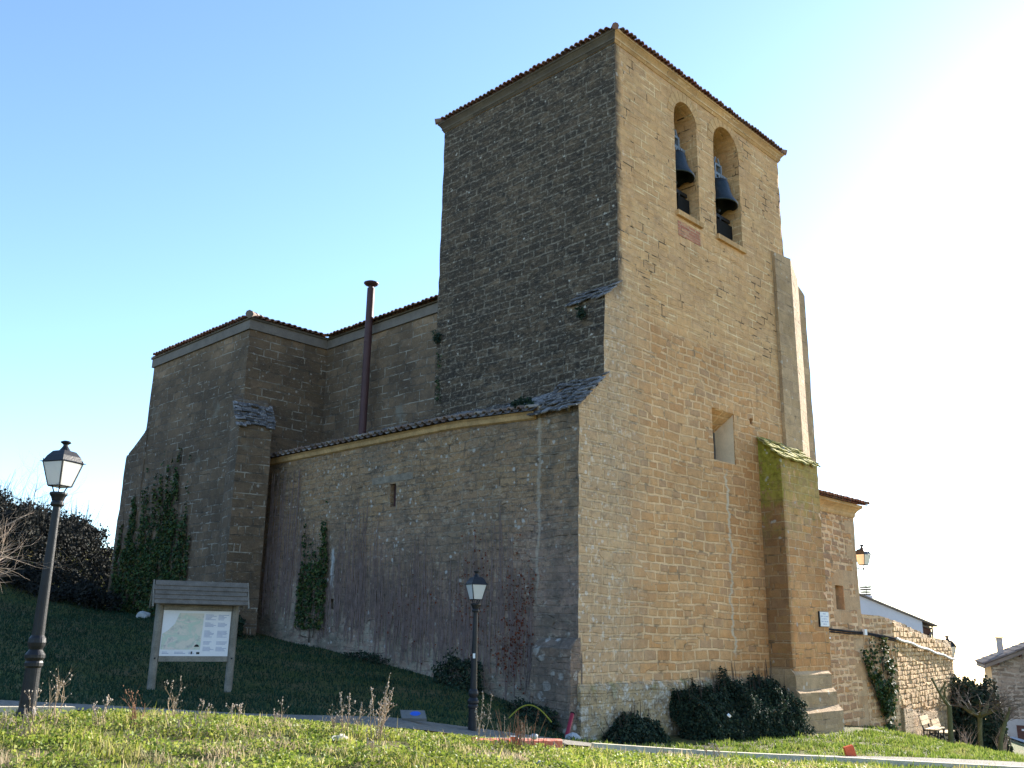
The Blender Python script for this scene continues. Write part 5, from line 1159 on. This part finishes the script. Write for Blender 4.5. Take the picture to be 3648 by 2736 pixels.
def bl(m, c):
    m.tube([(0,0,-.2),(0,.0,.6),(.03,0,1.1),(.03,0,1.6)], [.06,.05,.045,.03], 8)
    for _ in range(16): grow(c, V_((.03,0,random.uniform(1.0, 1.5))), V_((.7, -.71, 0))*random.uniform(.3, 1.1)+V_((random.gauss(0, .25), random.gauss(0, .25), random.uniform(-.05, .6))), .5, .014, 3, .45, .03, kids=(2, 3), bend=.12)
bare('bare_tree', 'leafless pale branched small tree reaching in at the left edge', 'tree', (-14.2, -3.45, zat(-14.2, -3.45)), bl, M_bark, M_twig)
def ts(m, c):
    for _ in range(7): grow(m, V_((random.gauss(0,.5), random.gauss(0,.3), 0)), V_((random.gauss(0,.3), random.gauss(0,.3), 1)), 1.5, .03, 3, .5, .05, kids=(2, 4))
bare('bare_shrub', 'leafless shrub standing out against the sky on top of the thicket', 'shrub', (-4.3, 23.2, zat(-4.3, 23.2)+.3), ts, bpy.data.materials['dark_twig'])

# dry weeds on the bank
M_dry = simple('dry_stalk', (.34, .25, .16, 1), .9, .3, 9, bump=0)
M_dry_r = simple('rusty_dock_stalk', (.22, .11, .06, 1), .9, .3, 9, bump=0)
M_seed = island('seed_head', [(0, (.42,.34,.26,1)), (.5, (.58,.50,.42,1)), (1, (.30,.22,.16,1))], .9, .3)
def seedball(m, p, s):
    v = [p+V_(q)*s*random.uniform(.7, 1.2) for q in ((1,0,0),(-1,0,0),(0,1,0),(0,-1,0),(0,0,1.3),(0,0,-1.3))]
    m.add(v, [(0,2,4),(2,1,4),(1,3,4),(3,0,4),(2,0,5),(1,2,5),(3,1,5),(0,3,5)])
def weed(px, py, h, kind, label, mat=None, k=None):
    r = empty('dry_weed', (px, py, zat(px, py)-.02), 0, label, 'weed', 'dry weeds on the grass bank'); m = MB(); s = MB()
    if kind == 'spike':
        for i in range(k or 6):
            b = V_((random.gauss(0,.04), random.gauss(0,.04), 0)); tip = b+V_((random.gauss(.05,.12), random.gauss(0,.12), 1)).normalized()*h*random.uniform(.6, 1.05)
            mid = b.lerp(tip, .5)+V_((random.gauss(0,.02), random.gauss(0,.02), 0)); m.tube([b, mid, tip], [.006, .0045, .003], 4)
            for q in range(18):
                f = random.uniform(.55, 1.03); p = mid.lerp(tip, (f-.5)*2); seedball(s, p+V_((random.gauss(0,.007), random.gauss(0,.007), 0)), random.uniform(.006, .011))
            for q in range(4):
                f = random.uniform(.3, .8); p = b.lerp(tip, f); e = p+V_((random.gauss(0,.05), random.gauss(0,.05), .06)); m.tube([p, e], [.003, .002], 3); seedball(s, e, .010)
    elif kind == 'branch':
        for i in range(k or 3): grow(m, V_((random.gauss(0,.03), random.gauss(0,.03), 0)), V_((random.gauss(0,.2), random.gauss(0,.2), 1)), h*.62, .006, 2, .5, .10, kids=(2, 4), shrink=.55, bend=.12)
        for i in range(30): j = random.randrange(len(m.v)); p = V_(m.v[j]); 
        vs = [V_(q) for q in m.v if q[2] > h*.45]; random.shuffle(vs)
        for p in vs[:34]: seedball(s, p, random.uniform(.005, .010))
    else:
        for i in range(k or 26):
            b = V_((random.gauss(0,.13), random.gauss(0,.13), 0)); tip = b+V_((random.gauss(0,.25), random.gauss(0,.25), 1)).normalized()*h*random.uniform(.3, 1.0)
            m.tube([b, b.lerp(tip, .55)+V_((random.gauss(0,.02), 0, 0)), tip], [.005, .004, .002], 3)
            if random.random() < .6:
                for q in range(8): seedball(s, b.lerp(tip, random.uniform(.7, 1.0))+V_((random.gauss(0,.006), random.gauss(0,.006), 0)), random.uniform(.004, .007))
    build('stalk', m, mat or M_dry, r, local=True)
    if s.v: tag(build('seed_head', s, M_seed if mat is None else mat, r, local=True), kind='stuff')
weed(-13.05, -3.15, .50, 'branch', 'branchy dry weed left of the near lamp foot')
weed(-12.75, -2.75, .62, 'branch', 'branchy dry weed in front of the near lamp base', k=4)
weed(-12.45, -3.0, .26, 'branch', 'short dry weed just right of the near lamp')
weed(-12.3, -2.9, .30, 'spike', 'two pale seed spikes right of the near lamp', k=2)
weed(-11.62, -2.95, .46, 'branch', 'tall branching dry weed below the left post of the board', k=4)
weed(-11.45, -3.2, .30, 'branch', 'dry weed with round heads beneath the middle of the board')
weed(-11.1, -3.3, .36, 'spike', 'slim dry spike below the right post of the board', k=2)
weed(-10.75, -3.6, .30, 'branch', 'crooked dry weed just right of the board')
weed(-10.5, -4.3, .36, 'branch', 'clump of dry branching stalks before the marker slab, its left neighbour', k=7)
weed(-10.15, -4.6, .28, 'branch', 'low pale twiggy weed in the middle of the bank')
weed(-10.15, -4.55, .66, 'spike', 'big dry flower stalk cluster with woolly spikes left of the marker slab', k=9)
weed(-9.27, -5.18, .60, 'spike', 'pale forked seed spike before the shaded lamp', k=3)
weed(-9.3, -5.2, .32, 'grass', 'single arching dry stalk left of the shaded lamp', k=2)
weed(-8.75, -5.2, .50, 'grass', 'rusty tuft of tall dock stalks behind the orange barrier', mat=M_dry_r, k=34)
weed(-8.5, -5.0, .42, 'grass', 'tan tuft of dry grass stalks right behind the orange barrier', k=24)
weed(-7.7, -4.9, .20, 'branch', 'tiny dry weed at the right end of the orange barrier')
weed(-6.7, -5.7, .30, 'grass', 'thin dry stalks below the ivy shrub', k=8)
weed(-6.2, -6.1, .24, 'spike', 'short dry spike by the black conduit', k=3)
weed(-12.05, -3.05, .40, 'branch', 'rust coloured dry weed between the near lamp and the board', mat=M_dry_r, k=5)
weed(-10.35, -4.35, .44, 'spike', 'tall woolly spike leaning over its neighbour left of the flower stalk cluster', k=4)
weed(-13.3, -3.4, .34, 'grass', 'thin dry grass stalks at the far left of the bank', k=20)
weed(-11.9, -3.9, .28, 'grass', 'sparse dry grass stalks low on the bank beneath the board', k=18)
weed(-10.9, -5.4, .26, 'branch', 'small dry weed low on the bank, nearest to the camera', k=3)
P = np.array([(-10.75, -4.75, zat(-10.75, -4.75)+.05)])+RNG.normal(0, .04, (14, 3))*np.array((1, 1, .6))
r_ = empty('pale_thistle', (-10.75, -4.75, zat(-10.75, -4.75)), 0, 'withered thistle with broad white papery leaves on the bank', 'weed')
fast('foliage', leafquads(P, np.tile((-.5, -.5, .3), (14, 1)), .06), island('papery_leaf', [(0, (.55,.50,.42,1)), (1, (.7,.68,.62,1))], .8, .4), r_)

# grass: blades as one object per lawn
def blades(x, y, h, w, lean=.45, sink=.02):
    n = len(x); z0 = H(x, y)
    nearf = np.clip(1-np.hypot(x+6, y+3)/22, 0, 1)
    z0 = z0-sink
    a = RNG.random(n)*2*math.pi; la = RNG.random(n)*2*math.pi; l = RNG.normal(0, lean, n)*h
    dx, dy = np.cos(a)*w*.5, np.sin(a)*w*.5
    B = np.stack([x, y, z0], 1); hh = np.sqrt(np.maximum(h*h-l*l*.6, .0001))
    M = B+np.stack([np.cos(la)*l*.35, np.sin(la)*l*.35, hh*.6], 1); Tt = B+np.stack([np.cos(la)*l, np.sin(la)*l, hh], 1)
    W2 = np.stack([dx, dy, np.zeros(n)], 1)
    q1 = np.stack([B-W2, B+W2, M+W2*.75, M-W2*.75], 1); q2 = np.stack([M-W2*.75, M+W2*.75, Tt+W2*.08, Tt-W2*.08], 1)
    # one island per blade: 6 shared vertices, two quads
    V = np.stack([B-W2, B+W2, M+W2*.75, M-W2*.75, Tt+W2*.1, Tt-W2*.1], 1).reshape(-1, 3)
    i = np.arange(n)[:,None]*6
    F = np.concatenate([i+np.array([[0,1,2,3]]), i+np.array([[3,2,4,5]])], 1).reshape(-1, 4)
    return V, F
def grass(name, label, V, F, mat):
    me = bpy.data.meshes.new(name); n = len(V); me.vertices.add(n); me.vertices.foreach_set('co', V.astype(np.float32).ravel())
    k = len(F); me.loops.add(k*4); me.loops.foreach_set('vertex_index', F.astype(np.int32).ravel()); me.polygons.add(k)
    me.polygons.foreach_set('loop_start', np.arange(0, k*4, 4, dtype=np.int32)); me.polygons.foreach_set('loop_total', np.full(k, 4, np.int32)); me.update(calc_edges=True)
    o = finish(name, me, mat, None); tag(o, label, 'grass', kind='stuff'); return o
DRYC = [(0, (.36,.28,.17,1)), (.5, (.46,.38,.24,1)), (1, (.26,.19,.11,1))]
M_grass = island('bank_grass', [(0, (.09,.12,.016,1)), (.3, (.20,.24,.030,1)), (.6, (.30,.32,.055,1)), (.8, (.38,.36,.09,1)), (1, (.50,.41,.23,1))], .6, .52, big=(.9, .48, .58, DRYC))
M_grass_r = island('lawn_grass', [(0, (.05,.095,.014,1)), (.5, (.14,.20,.028,1)), (1, (.27,.30,.07,1))], .6, .45, big=(1.1, .56, .70, [(0, (.20,.19,.06,1)), (1, (.28,.24,.10,1))]))
M_grass_s = island('shaded_grass', [(0, (.012,.040,.020,1)), (.6, (.020,.056,.028,1)), (1, (.038,.066,.032,1))], .7, .3)  # darker copy of the lawn grass, church shadow put into the colour
FW = np.array((.715, .70)); RT = np.array((.70, -.715)); C2 = np.array((CAMLOC.x, CAMLOC.y))
def pathdist(x, y):
    P = np.array(PATH); d = np.full(len(x), 9.)
    for a, b in zip(P[:-1], P[1:]):
        ab = b-a; t_ = np.clip(((x-a[0])*ab[0]+(y-a[1])*ab[1])/(ab @ ab), 0, 1); d = np.minimum(d, np.hypot(x-a[0]-t_*ab[0], y-a[1]-t_*ab[1]))
    return d
def scatter(n, d0, d1, s0, s1):
    d = np.sqrt(RNG.uniform(d0*d0, d1*d1, n)); s = RNG.uniform(s0, s1, n)*d
    return C2[0]+FW[0]*d+RT[0]*s, C2[1]+FW[1]*d+RT[1]*s
# foreground bank
x, y = scatter(120000, 6.2, 13.0, -.62, .62)
pd = pathdist(x, y); side = pd > .72
x, y = x[side], y[side]
keep = ~((y > -1.5) & (x < -4)) & ~((x < -11.8) & (y > -2.0))
x, y = x[keep], y[keep]
cl = fbm(x, y, 1.9, 1); cl2 = fbm(x, y, 6., 4)
den = np.clip(.5+cl*1.3+cl2*.8, .05, 1); keep = RNG.random(len(x)) < den; x, y, cl, cl2 = x[keep], y[keep], cl[keep], cl2[keep]
h = (.030+.05*np.clip(cl+.3, 0, 1)+.05*np.clip(cl2, 0, 1))*RNG.uniform(.6, 1.7, len(x)); tall = RNG.random(len(x)) < .012; h[tall] *= 1.7
V, F = blades(x, y, h, RNG.uniform(.006, .015, len(x)), .55); grass('bank_grass', 'sunlit rough grass and dry tufts on the near bank', V, F, M_grass)
# broad leaved clover and moss clumps
x, y = scatter(150000, 6.2, 12.5, -.62, .62); keep = (fbm(x, y, 1.5, 8)+.6*fbm(x, y, 7, 2) > .0) & (pathdist(x, y) > .8) & ~((y > -1.7) & (x < -4)); x, y = x[keep], y[keep]
P = np.stack([x, y, H(x, y)+.01+RNG.random(len(x))**2*.08], 1)
fo = fast('clover', leafquads(P, np.tile((0, 0, 1.), (len(P), 1)), .030, .9), island('clover_leaf', [(0, (.09,.14,.017,1)), (.5, (.20,.26,.035,1)), (1, (.36,.37,.08,1))], .6, .4)); tag(fo, 'low leafy clover and moss between the bank grass', 'ground cover', kind='stuff')
# right lawn
x, y = scatter(190000, 12.5, 34, .0, .60)
keep = (pathdist(x, y) > .8) & (x > -3.6) & (y < -.9+.0*x) | ((x > 12) & (y < .25+.16*np.clip(x-15, 0, 20)) & (pathdist(x, y) > .8))
keep &= ~((x > 5.9) & (x < 8.6) & (y > -1.1)); keep &= H(x, y) > -4.2
x, y = x[keep], y[keep]; cl = fbm(x, y, 1.4, 6)
cl2 = fbm(x, y, 4.5, 2); kp = RNG.random(len(x)) < np.clip(.75+.9*cl+1.1*cl2, .05, 1); x, y, cl, cl2 = x[kp], y[kp], cl[kp], cl2[kp]
h = (.035+.07*np.clip(cl+.3, 0, 1)+.06*np.clip(cl2, 0, 1))*RNG.uniform(.5, 1.5, len(x)); V, F = blades(x, y, h, RNG.uniform(.018, .035, len(x)), .7); grass('lawn_grass', 'bright sunlit lawn below the buttress and rubble wall', V, F, M_grass_r)
# shaded lawn on the left
x, y = scatter(120000, 11, 34, -.62, .22)
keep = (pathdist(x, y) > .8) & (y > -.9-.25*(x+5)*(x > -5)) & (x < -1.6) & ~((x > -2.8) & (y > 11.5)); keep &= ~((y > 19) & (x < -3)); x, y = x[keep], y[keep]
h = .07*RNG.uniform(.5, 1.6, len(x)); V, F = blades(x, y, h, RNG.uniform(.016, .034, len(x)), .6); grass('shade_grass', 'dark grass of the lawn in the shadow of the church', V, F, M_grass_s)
